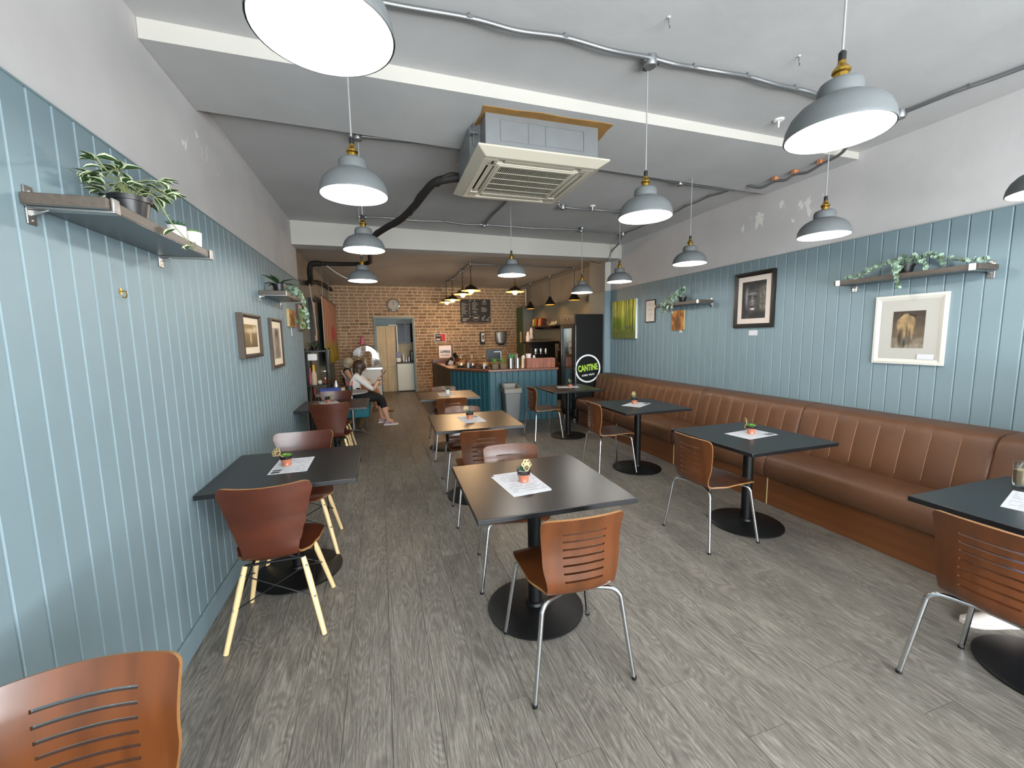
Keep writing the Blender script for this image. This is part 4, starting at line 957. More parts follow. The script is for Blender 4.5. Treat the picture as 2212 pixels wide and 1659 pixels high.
g_ = garland('hanging_eucalyptus', 'pale eucalyptus hanging from the far left shelf', (-.86, 4.62, 1.99), [[(0, 0, .06), (.05, .08, .10), (.12, .12, .02), (.14, .13, -.16)], [(0, 0, .06), (.06, .02, .1), (.13, .04, .0), (.15, .05, -.2)], [(0, 0, .06), (.05, .14, .08), (.13, .18, -.04), (.15, .2, -.26)], [(0, 0, .06), (.05, .2, .06), (.13, .24, -.08), (.15, .26, -.3)], [(0, 0, .05), (.05, -.08, .06), (.10, -.16, .03), (.12, -.2, .0)]], 'leaf_euc', .019, False, 34, 6)
t = thing('dark_leaf_plant', 'dark broad leaved plant in a black pot on the far left shelf', 'potted plant', (-.87, 4.38, 1.99)); rim_pot(t, .055, .09)
big = leaf_mesh(.17, .028, False)
for i in range(9): a = 2*PI*i/9+.3; leaf_at((0, 0, .085), (math.cos(a)*.9, math.sin(a), random.uniform(.1, .75)), big, t, random.uniform(-.3, .3))
t = thing('hanging_vine', 'bright green leaves hanging below the far left shelf onto the wood plaque', 'plant', (-.80, 4.92, 1.90))
gl = MB()
for i in range(9):
    z = -.02*i; a = i*2.1; p = Vector((.03*math.sin(i), .012*i, z*1.1)); d = Vector((math.cos(a)*.6, math.sin(a)*.6, -.7)).normalized(); s_ = d.orthogonal().normalized()*.022
    gl.add([p, p+d*.03+s_, p+d*.075, p+d*.03-s_], [(0, 1, 2, 3)])
gl.build('leaves', 'leaf_bright', t); MB().tube([(0, 0, .04), (.01, .03, -.04), (.02, .1, -.2)], .002, 6).build('stem', 'stem', t)

# ================================================================== PICTURES
def framed(name, label, x, y, z, w, h, rz, fw, fd, fm, mm, mw, fn, nx=40, ny=52, tagp=None, cat='picture'):
    # local XZ panel facing -Y; w,h outer size, fw frame width, fd depth, mw mat width
    t = thing(name, label, cat, (x, y, z), rz)
    f = MB()
    f.add([(-w/2, 0, -h/2), (w/2, 0, -h/2), (w/2, 0, h/2), (-w/2, 0, h/2)], [(0, 1, 2, 3)])
    o = [(-w/2, -h/2), (w/2, -h/2), (w/2, h/2), (-w/2, h/2)]; i_ = [(-w/2+fw, -h/2+fw), (w/2-fw, -h/2+fw), (w/2-fw, h/2-fw), (-w/2+fw, h/2-fw)]; md = [((a[0]*.55+b[0]*.45), (a[1]*.55+b[1]*.45)) for a, b in zip(o, i_)]
    v = [(p[0], 0, p[1]) for p in o]+[(p[0], -fd*.9, p[1]) for p in o]+[(p[0], -fd, p[1]) for p in md]+[(p[0], -fd*.55, p[1]) for p in i_]
    fs = []
    for k in range(4):
        n = (k+1) % 4; fs += [(k, n, 4+n, 4+k), (4+k, 4+n, 8+n, 8+k), (8+k, 8+n, 12+n, 12+k)]
    f.add(v, fs); f.build('frame', fm, t, angle=20)
    iw, ih = w-2*fw, h-2*fw
    if mm: bx('mount', mm, -iw/2, iw/2, -fd*.5, -fd*.3, -ih/2, ih/2, t)
    pw, ph = iw-2*mw, ih-2*mw
    paint('drawing', pw, ph, nx, ny, fn, t, (0, -fd*.5-.0012, 0))
    return t
def gorilla(u, v):
    b = 22+22*max(0, nz(u*6, v*6, 1.2, 2.0)); c = (b, b*.97, b*.95)
    bgm = sstep(.62, .8, u)*sstep(.1, .3, v)*(1-sstep(.75, .95, v)); c = mixc(c, (104, 100, 88), bgm*(.35+.6*abs(nz(u*14+v*9, v*10, 1.0, 5.0))))
    head = ell(u, v, .42, .55, .30, .42, .12); c = mixc(c, (46, 45, 46), head*.8)
    crest = ell(u, v, .42, .86, .16, .10, .4); c = mixc(c, (26, 25, 26), crest)
    edge = ell(u, v, .20, .58, .05, .26, .5); c = mixc(c, (110, 108, 106), edge*.55)
    c = mixc(c, (88, 86, 86), ell(u, v, .44, .665, .20, .035, .6)*.75)
    for e in (.34, .56): c = mixc(c, (8, 8, 9), ell(u, v, e, .60, .065, .03, .5)); c = mixc(c, (150, 148, 146), ell(u, v, e+.01, .605, .012, .008, .5))
    c = mixc(c, (74, 72, 73), ell(u, v, .45, .50, .055, .13, .5)*.8); c = mixc(c, (92, 90, 90), ell(u, v, .45, .43, .11, .065, .4)*.9)
    for e in (.40, .50): c = mixc(c, (8, 8, 8), ell(u, v, e, .425, .026, .022, .4))
    c = mixc(c, (62, 60, 60), ell(u, v, .45, .30, .15, .075, .4)*.8); c = mixc(c, (170, 164, 158), ell(u, v, .46, .255, .085, .022, .5)*.9); c = mixc(c, (10, 10, 10), ell(u, v, .45, .315, .13, .012, .5))
    k = 1.45+.3*nz(u*40, v*16, 1.0, 9.0)
    return tuple(max(0, min(255, q*k)) for q in c)
def rhino(u, v):
    n = nz(u*5, v*5, 1.3, 1.0); c = mixc((92, 78, 62), (58, 48, 38), sstep(.3, 1, v)+.3*n)
    c = mixc(c, (150, 142, 128), sstep(.35, .05, v)*(.5+.5*nz(u*7, v*7, 1, 4.0)))
    c = mixc(c, (120, 110, 96), max(ell(u, v, .12, .2, .1, .07, .8), ell(u, v, .85, .22, .12, .06, .8))*.9)
    body = max(ell(u, v, .42, .66, .29, .27, .12), ell(u, v, .42, .45, .24, .25, .2)); c = mixc(c, mixc((176, 148, 104), (110, 92, 66), .5+.6*n+.4*(u-.42)), body)
    for (a, b, w) in ((.30, .3, .055), (.55, .28, .05)): c = mixc(c, (84, 70, 52), ell(u, v, a, b, w, .24, .5)*.9)
    c = mixc(c, (44, 36, 28), ell(u, v, .46, .42, .02, .24, .6)*.8); c = mixc(c, (36, 30, 24), ell(u, v, .24, .3, .04, .2, .6)*.8)
    c = mixc(c, (86, 84, 80), ell(u, v, .44, .19, .085, .12, .4)); c = mixc(c, (30, 26, 22), ell(u, v, .40, .12, .03, .1, .5)*.8); c = mixc(c, (140, 134, 122), ell(u, v, .62, .3, .03, .06, .5)*.6)
    for (a, b, s_) in ((.24, .86, 1), (.62, .88, -1)):
        d = abs((v-b)-(u-a)*(.9 if s_ > 0 else -.22)); c = mixc(c, (28, 22, 18), (1-sstep(.01, .03, d))*(1 if abs(u-a) < (.07 if s_ > 0 else .13) else 0))
    return tuple(max(0, min(255, q*(1+.18*nz(u*30, v*30, 1, 7)))) for q in c)
def forest(u, v):
    g = mixc((120, 136, 44), (176, 178, 70), sstep(.2, .9, v)+.5*nz(u*3, v*4, 1, 3)); c = mixc((92, 96, 48), g, sstep(.16, .30, v))
    c = mixc(c, (120, 112, 120), (1-sstep(.0, .05, abs(v-.30)))*sstep(.35, .6, u)*.7)
    for k, (x, w, y0) in enumerate(((.05, .012, .26), (.11, .016, .22), (.19, .014, .25), (.26, .018, .23), (.33, .012, .26), (.39, .013, .24), (.55, .012, .27), (.61, .018, .21), (.69, .013, .24), (.75, .015, .22), (.80, .011, .25), (.88, .02, .19))):
        xx = x+.02*(v-.5)*((k % 3)-1)+.006*nz(v*6, k, 1, 2)
        if v > y0: c = mixc(c, (40, 38, 22), (1-sstep(w*.6, w*1.2, abs(u-xx))))
    c = mixc(c, (150, 160, 90), max(0, nz(u*24, v*30, 1, 6))*.5*(1-sstep(.2, .3, v)))
    return tuple(min(255, q*1.12) for q in c)
def cert(u, v):
    c = (206, 198, 190)
    if .12 < u < .88:
        for k in range(9):
            y = .86-k*.085
            if abs(v-y) < .012 and abs(u-.5) < .38*(.6+.4*math.sin(k*2.3)): c = (150, 140, 136)
    return c
def sepia(u, v):
    c = mixc((96, 74, 46), (138, 112, 72), v); c = mixc(c, (210, 196, 160), ell(u, v, .45, .72, .35, .10, .8)*.8); c = mixc(c, (200, 186, 150), ell(u, v, .48, .4, .06, .26, .6)*.85); c = mixc(c, (220, 206, 176), ell(u, v, .85, .8, .16, .14, .8)*.7)
    return c
def sketch(u, v):
    c = (158, 148, 136); d = ell(u, v, .5, .6, .3, .34, .4); c = mixc(c, (84, 76, 70), d*.8); c = mixc(c, (60, 54, 50), ell(u, v, .52, .84, .22, .12, .5)*.8); c = mixc(c, (188, 178, 166), ell(u, v, .42, .5, .10, .2, .6)*.5); c = mixc(c, (96, 88, 80), ell(u, v, .55, .18, .36, .2, .5)*.7)
    return tuple(q*(1+.2*nz(u*20, v*24, 1, 3)) for q in c)
def burl(u, v):
    c = mixc((176, 120, 62), (120, 70, 30), .5+.5*math.sin((u*6+nz(u*3, v*3, 1, 2)*2.5+v*2)*2.2)); c = mixc(c, (70, 38, 16), ell(u, v, .5, .35, .25, .4, .6)*.7); return c
framed('gorilla_drawing', 'charcoal gorilla portrait in a black frame on the right wall', XR, 3.522, 1.905, .50, .60, -PI/2, .045, .028, 'frame_black', 'matboard', .055, gorilla, 56, 72)
framed('rhino_drawing', 'drawing of a rhino seen from behind in a wide white frame', XR, 2.118, 1.552, .455, .535, -PI/2, .04, .022, 'frame_white', 'matboard_white', .085, rhino, 56, 66)
t = thing('forest_canvas', 'canvas of dark trunks in a yellow green wood', 'picture', (XR, 6.01, 1.805), -PI/2); bx('canvas_block', 'white_paint', -.345, .345, -.035, 0, -.315, .315, t, bevel=.003); paint('painting', .69, .63, 80, 60, forest, t, (0, -.0355, 0))
framed('framed_certificate', 'small certificate in a thin black frame beside the forest canvas', XR, 5.33, 1.90, .235, .335, -PI/2, .014, .018, 'frame_black', None, 0, cert, 30, 40)
t = thing('wood_plaque', 'square of figured wood hanging below the small right shelf', 'plaque', (XR, 4.71, 1.735), -PI/2); bx('block', 'pick_wood', -.12, .12, -.022, 0, -.135, .135, t, bevel=.003); paint('burl_face', .235, .265, 24, 28, burl, t, (0, -.0227, 0)); bx('price_tag', 'paper', .02, .07, -.006, -.003, -.165, -.135, t)
tag(bx('price_card', 'paper', XR-.004, XR-.001, 3.465, 3.575, 1.52, 1.575), 'white price card below the gorilla drawing', 'card')
tag(bx('price_card', 'paper', XR-.018, XR-.0155, 1.945, 2.045, 1.325, 1.365), 'white price card at the lower corner of the white framed drawing', 'card')
tag(bx('hanging_tag', 'blue_grey', XR-.006, XR-.001, 5.70, 5.74, 1.40, 1.46), 'small grey tag below the forest canvas', 'tag')
framed('sepia_print', 'sepia print in a deep dark frame on the left wall', XL, 3.69, 1.595, .50, .335, PI/2, .03, .045, 'frame_brown', 'matboard_cream', .05, sepia, 36, 30)
framed('portrait_sketch', 'tall pencil portrait in a brown frame right of the sepia print', XL, 4.56, 1.53, .45, .475, PI/2, .03, .03, 'frame_brown', 'matboard_cream', .06, sketch, 30, 40)
t = thing('carved_plaque', 'little wood plaque hanging under the far left shelf', 'plaque', (XL, 5.37, 1.81), PI/2); bx('block', 'pick_wood', -.2, .2, -.03, 0, -.10, .10, t, bevel=.004); paint('burl_face', .38, .19, 24, 20, burl, t, (0, -.0305, 0)); MB().tube([(-.05, -.012, -.1), (-.03, -.012, -.2)], .004, 6).build('tag_string', 'paper', t)
framed('narrow_frame', 'framed sketch farthest along the left boards', XL, 5.95, 1.86, .36, .37, PI/2, .03, .03, 'frame_brown', 'matboard', .05, sketch, 24, 30)
tag(MB().tube(catmull([(0, 0, .012), (.016, 0, .012), (.02, 0, 0), (.014, 0, -.012), (.004, 0, -.01)], 5), .0025, 6).b2(-.002, .002, -.006, .006, .0, .024).build('wall_hook', 'brass', None, (XL+.002, 2.068, 1.747)), 'small brass hook alone on the left wall boards', 'hook')

# ================================================================== COUNTER
CZ = .93
out_ = [(1.29, 10.9), (1.29, 7.94), (1.86, 7.20), (3.15, 7.10)]; inn = [(3.15, 7.72), (2.10, 7.80), (1.88, 8.12), (1.88, 10.9)]
t = thing('service_counter', 'long teal boarded serving counter with an angled corner', 'counter', (0, 0, 0))
MB().prism(out_+inn, .0, CZ-.001).build('carcass', 'kitchen_dark', t)
def clad(a, b, m, w, zt=CZ-.012, name='board'):
    a, b = Vector((a[0], a[1], 0)), Vector((b[0], b[1], 0)); L = (b-a).length; n = max(1, round(L/w)); ww = L/n; d = (b-a)/L; ang = math.atan2(d.y, d.x)
    me = MB().prism([(0.001, 0), (ww-.001, 0), (ww-.001, -.012), (ww-.005, -.016), (.005, -.016), (.001, -.012)][::-1], .002, zt).mesh(name, m, 20)
    for i in range(n): place(name, me, t, a+d*ww*i, ang)
clad((1.29, 10.9), (1.29, 7.94), 'pallet_brown', .30); clad((1.29, 7.94), (1.86, 7.20), 'teal_board', .105); clad((1.86, 7.20), (3.15, 7.10), 'teal_board', .105)
tag(MB().prism([(1.24, 10.92), (1.24, 7.91), (1.83, 7.14), (3.16, 7.04), (3.16, 7.75), (2.12, 7.83), (1.92, 8.14), (1.92, 10.92)], CZ, CZ+.04).build('counter_worktop', 'worktop_wood', bevel=.004), 'dark red brown wooden worktop of the serving counter', 'worktop')
KZ = CZ+.041
t = thing('swing_bin', 'grey plastic bin with an open angled top in front of the counter', 'bin', (2.16, 6.85, 0), -.1)
def taper(mb, w0, d0, w1, d1, z0, z1, cap=True):
    v = [(-w0/2, -d0/2, z0), (w0/2, -d0/2, z0), (w0/2, d0/2, z0), (-w0/2, d0/2, z0), (-w1/2, -d1/2, z1), (w1/2, -d1/2, z1), (w1/2, d1/2, z1), (-w1/2, d1/2, z1)]
    return mb.add(v, ([(3, 2, 1, 0), (4, 5, 6, 7)] if cap else [(3, 2, 1, 0)])+[(0, 1, 5, 4), (1, 2, 6, 5), (2, 3, 7, 6), (3, 0, 4, 7)])
taper(MB(), .22, .26, .29, .34, 0, .60).build('body', 'bin_grey', t, bevel=.03, seg=3)
m = MB(); w, d = .155, .185
v = [(-w, -d, .59), (w, -d, .59), (w, d, .59), (-w, d, .59), (-w, -d, .665), (w, -d, .665), (w, d, .73), (-w, d, .73), (-w+.04, -d+.05, .668), (w-.04, -d+.05, .668), (w-.04, d-.04, .726), (-w+.04, d-.04, .726), (-w+.05, -d+.06, .56), (w-.05, -d+.06, .56), (w-.05, d-.05, .56), (-w+.05, d-.05, .56)]
m.add(v, [(0, 1, 5, 4), (1, 2, 6, 5), (2, 3, 7, 6), (3, 0, 4, 7), (4, 5, 9, 8), (5, 6, 10, 9), (6, 7, 11, 10), (7, 4, 8, 11), (8, 9, 13, 12), (9, 10, 14, 13), (10, 11, 15, 14), (11, 8, 12, 15), (12, 13, 14, 15)]); m.build('lid', 'bin_lid', t, bevel=.012)
# things on the counter
def cake_dome(x, y, r, label, cm):
    t = thing('cake_dome', label, 'cake dome', (x, y, KZ), 0, 'glass cake domes on the counter')
    MB().lathe([(0, 0), (r*.5, 0), (r*.45, .02), (r*1.02, .03), (r*1.05, .045), (0, .045)], 28).build('stand', 'kitchen_dark', t, angle=40)
    MB().lathe_open([(r, .046), (r, .10), (r*.92, .15), (r*.65, .19), (r*.25, .205), (0.012, .207)], 28).build('dome', 'glass_dome', t, angle=70)
    MB().lathe([(0, .205), (.008, .207), (.016, .225), (.008, .24), (0, .242)], 14).build('knob', 'glass_jar_rim', t, angle=60)
    MB().lathe([(0, .046), (r*.7, .046), (r*.72, .09), (r*.6, .10), (0, .10)], 20).build('cake', cm, t, angle=40)
cake_dome(1.50, 8.05, .14, 'glass cake dome on the angled corner, nearest the till', 'cake_a'); cake_dome(1.68, 7.82, .13, 'glass cake dome in the middle of the angled corner', 'cake_b')
cake_dome(1.86, 7.58, .13, 'glass cake dome nearest the plants on the counter', 'cake_a'); cake_dome(1.62, 8.5, .13, 'glass cake dome set farthest back on the counter', 'cake_b')
def tumbler(x, y, label):
    t = thing('straw_glass', label, 'glass', (x, y, KZ), 0, 'tall glasses on the counter edge'); MB().lathe_open([(0, .004), (.025, .004), (.03, .12), (.028, .12), (.023, .01)], 20).build('tumbler', 'glass_dome', t, angle=50)
    MB().lathe([(0, .008), (.022, .008), (.026, .1), (0, .1)], 16).build('ice', 'stone_white', t)
tumbler(1.58, 7.72, 'left clear glass at the front edge of the counter corner'); tumbler(1.80, 7.36, 'right clear glass at the front edge of the counter corner')
def tin_plant(x, y, label):
    t = thing('herb_pot', label, 'potted plant', (x, y, KZ), 0, 'herb pots on the counter'); taper(MB(), .10, .10, .13, .13, 0, .10).build('pot', 'pallet_brown', t, bevel=.006)
    m = MB(); rosette(m, (0, 0, .09), 9, .14, .012, .95, 3); m.build('leaves', 'leaf_succ', t)
tin_plant(1.98, 7.27, 'herb pot left of the other on the counter'); tin_plant(2.13, 7.26, 'herb pot next to the steel tins')
def tin(x, y, label, cs):
    t = thing('cutlery_tin', label, 'tin', (x, y, KZ), 0, 'steel tins on the counter'); MB().lathe_open([(0, .003), (.055, .003), (.055, .19), (.052, .19), (.052, .01), (0, .01)], 24).build('tin', 'steel', t, angle=50)
    for k, c in enumerate(cs): MB().box((k-1)*.025, .01*(k % 2), .17, .03, .004, .2, Matrix.Rotation((k-1)*.25, 3, 'Y')).build('napkin', c, t)
tin(2.29, 7.27, 'left steel tin holding green leaflets', ['black_plastic', 'green_leaflet', 'green_leaflet']); tin(2.42, 7.26, 'right steel tin beside the pepper mill', ['green_leaflet', 'pink'])
t = thing('pepper_mill', 'pale wooden pepper mill between the tins and the wooden box', 'mill', (2.515, 7.25, KZ)); MB().lathe([(0, 0), (.024, 0), (.026, .03), (.017, .08), (.022, .14), (.018, .17)], 18).build('body', 'beech', t, angle=50); MB().lathe([(0, .171), (.018, .171), (.023, .19), (.015, .215), (.006, .225), (0, .225)], 18).build('knob', 'beech', t, angle=50)
t = thing('condiment_box', 'long slatted wooden box on the right of the counter', 'box', (2.86, 7.24, KZ), -.077)
MB().b2(-.27, .27, -.085, .085, 0, .02).build('bottom', 'crate_wood', t)
for k in range(7): bx('slat', 'crate_wood', -.27+.0771*k+.002, -.27+.0771*(k+1)-.002, -.095, -.085, .0, .175, t)
for s_ in (-1, 1): bx('end', 'crate_wood', s_*.27-.006, s_*.27+.006, -.085, .085, .0, .175, t)
bx('back', 'crate_wood', -.27, .27, .085, .095, 0, .175, t)
for k, xx in enumerate((2.66, 2.775, 2.89, 3.0, 3.09)):
    tag(MB().lathe([(0, 0), (.03, 0), (.03, .12), (.012, .14), (.012, .155), (0, .155)], 14).build('condiment_jar', ['cream', 'stone_white', 'cake_a', 'cream', 'stone_white'][k], None, (xx, 7.24-.077*(xx-2.86), KZ+.021), angle=40), 'condiment jar peeping over the wooden box, number %s from the left' % ['one', 'two', 'three', 'four', 'five'][k], 'jar', 'condiment jars in the wooden box')
for k, (xx, yy, h_, r_, lb) in enumerate(((2.60, 7.42, .23, .04, 'small white takeaway bottle left of the cups'), (2.70, 7.42, .255, .05, 'stack of white paper cups behind the wooden box'), (2.81, 7.41, .225, .04, 'small white takeaway bottle right of the cups'))):
    if k == 1: tag(MB().lathe([(0, 0), (r_*.75, 0), (r_, h_*.9), (r_*1.08, h_*.9), (r_*1.08, h_), (0, h_)], 18).build('paper_cups', 'paper_cup', None, (xx, yy, KZ)), lb, 'cups')
    else: tag(MB().lathe([(0, 0), (r_, 0), (r_, h_*.65), (r_*.5, h_*.9), (r_*.5, h_), (0, h_)], 18).build('white_bottle', 'white_plastic', None, (xx, yy, KZ), angle=40), lb, 'bottle')
t = thing('till_screen', 'dark tablet screen standing on the counter before the brick wall', 'screen', (2.16, 7.95, 0), .05)
MB().box(0, 0, 1.19, .33, .02, .25).build('screen', 'slate_dark', t, bevel=.008); MB().box(0, .05, .98, .12, .14, .02).cyl((0, .03, .98), (0, .012, 1.1), .015, n=10).build('stand', 'black_plastic', t); bx('screen_label', 'sign_white', .0, .14, -.0115, -.0105, 1.255, 1.27, t); bx('screen_stripe', 'sign_white', .135, .15, -.0115, -.0105, 1.09, 1.265, t)
t = thing('card_reader', 'tilted black card terminal by the till end of the counter', 'card terminal', (1.62, 9.2, KZ), .4); MB().box(0, 0, .13, .09, .025, .26, Matrix.Rotation(-.5, 3, 'Y')).build('terminal', 'black_plastic', t, bevel=.006); MB().box(-.02, 0, .03, .14, .10, .06).build('stand', 'black_plastic', t, bevel=.006)
t = thing('receipt_stand', 'slanted stand with a white receipt at the left end of the counter', 'stand', (1.42, 9.0, KZ), .3); MB().box(0, 0, .07, .08, .05, .2, Matrix.Rotation(.8, 3, 'Y')).build('arm', 'black_plastic', t, bevel=.005); MB().box(.02, -.04, .04, .1, .01, .1, Matrix.Rotation(.6, 3, 'Y')).build('receipt', 'paper', t)
t = thing('caffeine_sign', 'white box sign with CAFFEINE in dark letters on the counter', 'sign', (1.50, 10.1, KZ), 0); MB().b2(-.15, .15, -.04, .04, .10, .40).build('box', 'paper_cup', t, bevel=.004); bx('side_panel', 'frame_brown', .15, .19, -.04, .04, .08, .41, t)
text('lettering', 'CAFFEINE', .085, 'frame_black', t, (0, -.042, .25), sx=.68, bold=.004); MB().b2(-.11, .11, -.0412, -.0402, .165, .178).build('small_print', 'frame_brown', t); MB().b2(-.3, .3, -.06, .10, 0, .08).build('wooden_tray', 'plinth_wood', t)
# ================================================================== DRINKS FRIDGE
FX0, FX1, FY0, FY1, FH = 3.22, 3.785, 6.52, 7.10, 1.925
t = thing('drinks_fridge', 'tall black glass door drinks fridge with a round white and green sign', 'fridge', (FX0, FY0, 0)); fw, fd = FX1-FX0, FY1-FY0
MB().b2(.03, fw, .0, .02, .08, FH).b2(.03, fw, fd-.02, fd, .08, FH).b2(fw-.02, fw, .02, fd-.02, .08, FH).b2(.03, fw, .02, fd-.02, FH-.03, FH).b2(.03, fw, .02, fd-.02, .08, .16).build('cabinet', 'fridge_black', t, bevel=.004)
MB().b2(.06, fw-.02, .02, .03, .17, FH-.2).b2(.06, fw-.02, fd-.03, fd-.02, .17, FH-.2).b2(fw-.03, fw-.021, .03, fd-.03, .17, FH-.2).build('liner', 'fridge_inner', t)
bx('header_panel', 'fridge_brown', .0, .03, .0, fd, FH-.17, FH-.005, t, .004)
for y in (.22, .36): MB().ball((-.004, y, FH-.07), .018, 12, 8, (.4, 1, 1)).build('knob', 'steel', t)
d = MB().b2(-.0, .03, .01, .10, .12, FH-.175).b2(-.0, .03, fd-.06, fd-.01, .12, FH-.175).b2(0, .03, .10, fd-.06, .12, .18).b2(0, .03, .10, fd-.06, FH-.24, FH-.175).build('door', 'fridge_black', t, bevel=.004)
bx('pane', 'glass', .01, .018, .10, fd-.06, .18, FH-.24, d); bx('door_trim', 'chrome', -.004, .0, fd-.075, fd-.058, .14, FH-.2, d); bx('edge_trim', 'chrome', .024, .036, -.006, .0, .14, FH-.19, d)
for z in (.45, .72, .98, 1.24): bx('wire_shelf', 'steel', .06, fw-.03, .03, fd-.03, z-.004, z+.004, t)
MB().b2(.0, .5, .05, .07, .02, .05).cyl((.05, .08, 0), (.05, .08, .1), .02, n=10).cyl((.5, .08, 0), (.5, .08, .1), .02, n=10).cyl((.05, .5, 0), (.05, .5, .1), .02, n=10).cyl((.5, .5, 0), (.5, .5, .1), .02, n=10).build('feet', 'steel', t)
point_light('fridge_light', t, (.2, .3, FH-.28), 3.0, (.9, .96, 1.0), .05)
sg = thing('fridge_sign', 'round white ring sign reading CANTINE on the side of the black fridge', 'sign', (3.49, FY0-.0015, .97))
ring_ = MB(); N = 48
for k in range(N):
    a, b = 2*PI*k/N, 2*PI*(k+1)/N; R0, R1 = .222, .25
    ring_.add([(math.cos(a)*R0, 0, math.sin(a)*R0), (math.cos(b)*R0, 0, math.sin(b)*R0), (math.cos(b)*R1, 0, math.sin(b)*R1), (math.cos(a)*R1, 0, math.sin(a)*R1)], [(0, 1, 2, 3)])
ring_.build('ring', 'sign_white', sg)
text('lettering', 'CANTINE', .15, 'sign_green', sg, (0, -.001, .01), (PI/2, -.10, 0), sx=.60, bold=.006); text('lettering', 'COFFEE  TREATS', .042, 'sign_white', sg, (.005, -.001, -.115), (PI/2, -.10, 0), sx=.80, bold=.001)
def can(x, y, z, c, label, r=.032, h=.13, nm='drink_can'):
    tag(MB().lathe([(0, 0), (r*.85, 0), (r, .01), (r, h-.012), (r*.82, h), (0, h)], 14).build(nm, c, None, (FX0+x, FY0+y, z), angle=40), label, 'drink', 'drinks in the fridge')
for k in range(4):
    w_ = ['nearest the camera', 'second from the camera', 'third from the camera', 'deepest in'][k]
    can(.14, .14+.10*k, .985, 'red', 'red drink can on the upper middle fridge shelf, ' + w_); can(.14, .14+.10*k, .725, ['pink', 'red', 'red', 'pink'][k], 'reddish drink can on the lower middle fridge shelf, ' + w_)
    can(.14, .14+.10*k, .455, ['leaf_bright', 'green_pack', 'leaf_bright', 'green_pack'][k], 'green drink on the second lowest fridge shelf, ' + w_, .03, .18, 'drink_bottle'); can(.15, .14+.10*k, 1.245, ['yellow', 'slate_dark', 'cream', 'slate_dark'][k], 'drink on the top fridge shelf, ' + w_, .03, .2, 'drink_bottle')

# ================================================================== BEHIND THE COUNTER
t = thing('tall_cupboard', 'tall grey green cupboard at the end of the brick wall', 'cupboard', (4.07, 11.64, 0)); MB().b2(.015, .342, 0, .615, 0, 2.455).build('carcass', 'recess_grey', t, bevel=.004)
dr = bx('door', 'leaf_agave', .0, .015, .02, .60, .05, 2.42, t, .003)
for z in (1.55, 2.05): MB().cyl((-.004, .585, z), (-.004, .585, z+.1), .006, n=8).build('hinge', 'steel', dr)
bx('notice', 'cream', -.002, 0, .12, .28, 1.38, 1.70, dr)
t = thing('back_bar', 'low cabinet behind the counter carrying the coffee machine', 'cabinet', (3.30, 9.15, 0)); MB().b2(0, 1.10, 0, .7, 0, .86).build('carcass', 'kitchen_dark', t); bx('worktop', 'worktop_wood', -.02, 1.11, -.02, .72, .86, .90, t, .003)
bx('splashback', 'recess_grey', .2, 1.1, .72, .74, .9, 1.0, t)
t = thing('coffee_machine', 'black two group coffee machine behind the counter', 'coffee machine', (3.42, 9.25, .90))
MB().b2(.04, .70, .12, .5, .03, .52).build('body', 'black_plastic', t, bevel=.02); MB().b2(.0, .74, -.04, .54, .47, .53).build('top_tray', 'black_metal', t, bevel=.01); bx('rail', 'steel', 0, .74, -.045, -.04, .53, .55, t); MB().b2(.02, .5, -.05, .14, .03, .12).build('drip_tray', 'steel', t, bevel=.008)
for x in (.15, .28, .41):
    g = MB().cyl((x, .05, .27), (x, .05, .36), .04, n=16).build('group_head', 'chrome', t); MB().tube([(x, .03, .265), (x, -.12, .25)], .014, 8).build('handle', 'black_plastic', g); MB().cyl((x, .05, .23), (x, .05, .27), .034, n=14).build('portafilter', 'chrome', g)
MB().tube(catmull([(.05, .05, .42), (.02, .0, .38), (.01, -.02, .25)], 5), .006, 8).build('steam_wand', 'chrome', t)
random.seed(3)
for r in range(3):
    for c in range(6):
        if r == 2 and c > 3: continue
        tag(MB().lathe_open([(0, .003), (.032, .003), (.04, .07), (.038, .07), (.03, .008)], 14).build('glass_cup', 'glass_dome', None, (3.52+.105*c, 9.30+.16*r, 1.431), angle=50), ['glass cup in the front row on top of the coffee machine, ', 'glass cup in the middle row on top of the coffee machine, ', 'glass cup in the rear row on top of the coffee machine, '][r]+['leftmost', 'second from the left', 'third from the left', 'fourth from the left', 'fifth from the left', 'rightmost'][c], 'cup', 'glass cups on the coffee machine')
tag(MB().lathe([(0, 0), (.045, 0), (.05, .12), (.03, .17), (.035, .2), (.02, .24), (0, .25)], 16).build('white_jug', 'paper_cup', None, (3.47, 9.55, 1.431), angle=50), 'white jug standing left on the coffee machine', 'jug')
tag(MB().lathe([(0, 0), (.05, 0), (.045, .1), (.03, .2), (.045, .25), (.02, .33), (0, .36)], 16).build('white_figurine', 'paper_cup', None, (3.62, 9.72, 1.431), angle=50), 'white rabbit like figurine on top of the coffee machine', 'figurine')
t = thing('coffee_grinder', 'coffee grinder with a brown bean hopper right of the coffee machine', 'grinder', (4.28, 9.32, .90)); MB().b2(-.08, .08, -.1, .1, 0, .3).build('body', 'black_plastic', t, bevel=.02); MB().lathe([(0, .3), (.05, .3), (.085, .36), (.09, .5), (0, .5)], 18).build('hopper', 'cake_b', t, angle=40); MB().lathe([(0, .501), (.092, .501), (.092, .52), (0, .52)], 18).build('lid', 'steel', t)
t = thing('milk_jug', 'steel milk jug beside the grinder', 'jug', (4.04, 9.24, .90)); MB().lathe_open([(0, .003), (.045, .003), (.05, .03), (.04, .1), (.043, .12), (.04, .12), (.036, .1), (.045, .03)], 18).build('body', 'steel', t, angle=60); MB().tube(catmull([(.04, 0, .1), (.075, 0, .09), (.075, 0, .04), (.047, 0, .03)], 4), .005, 6).build('handle', 'steel', t)
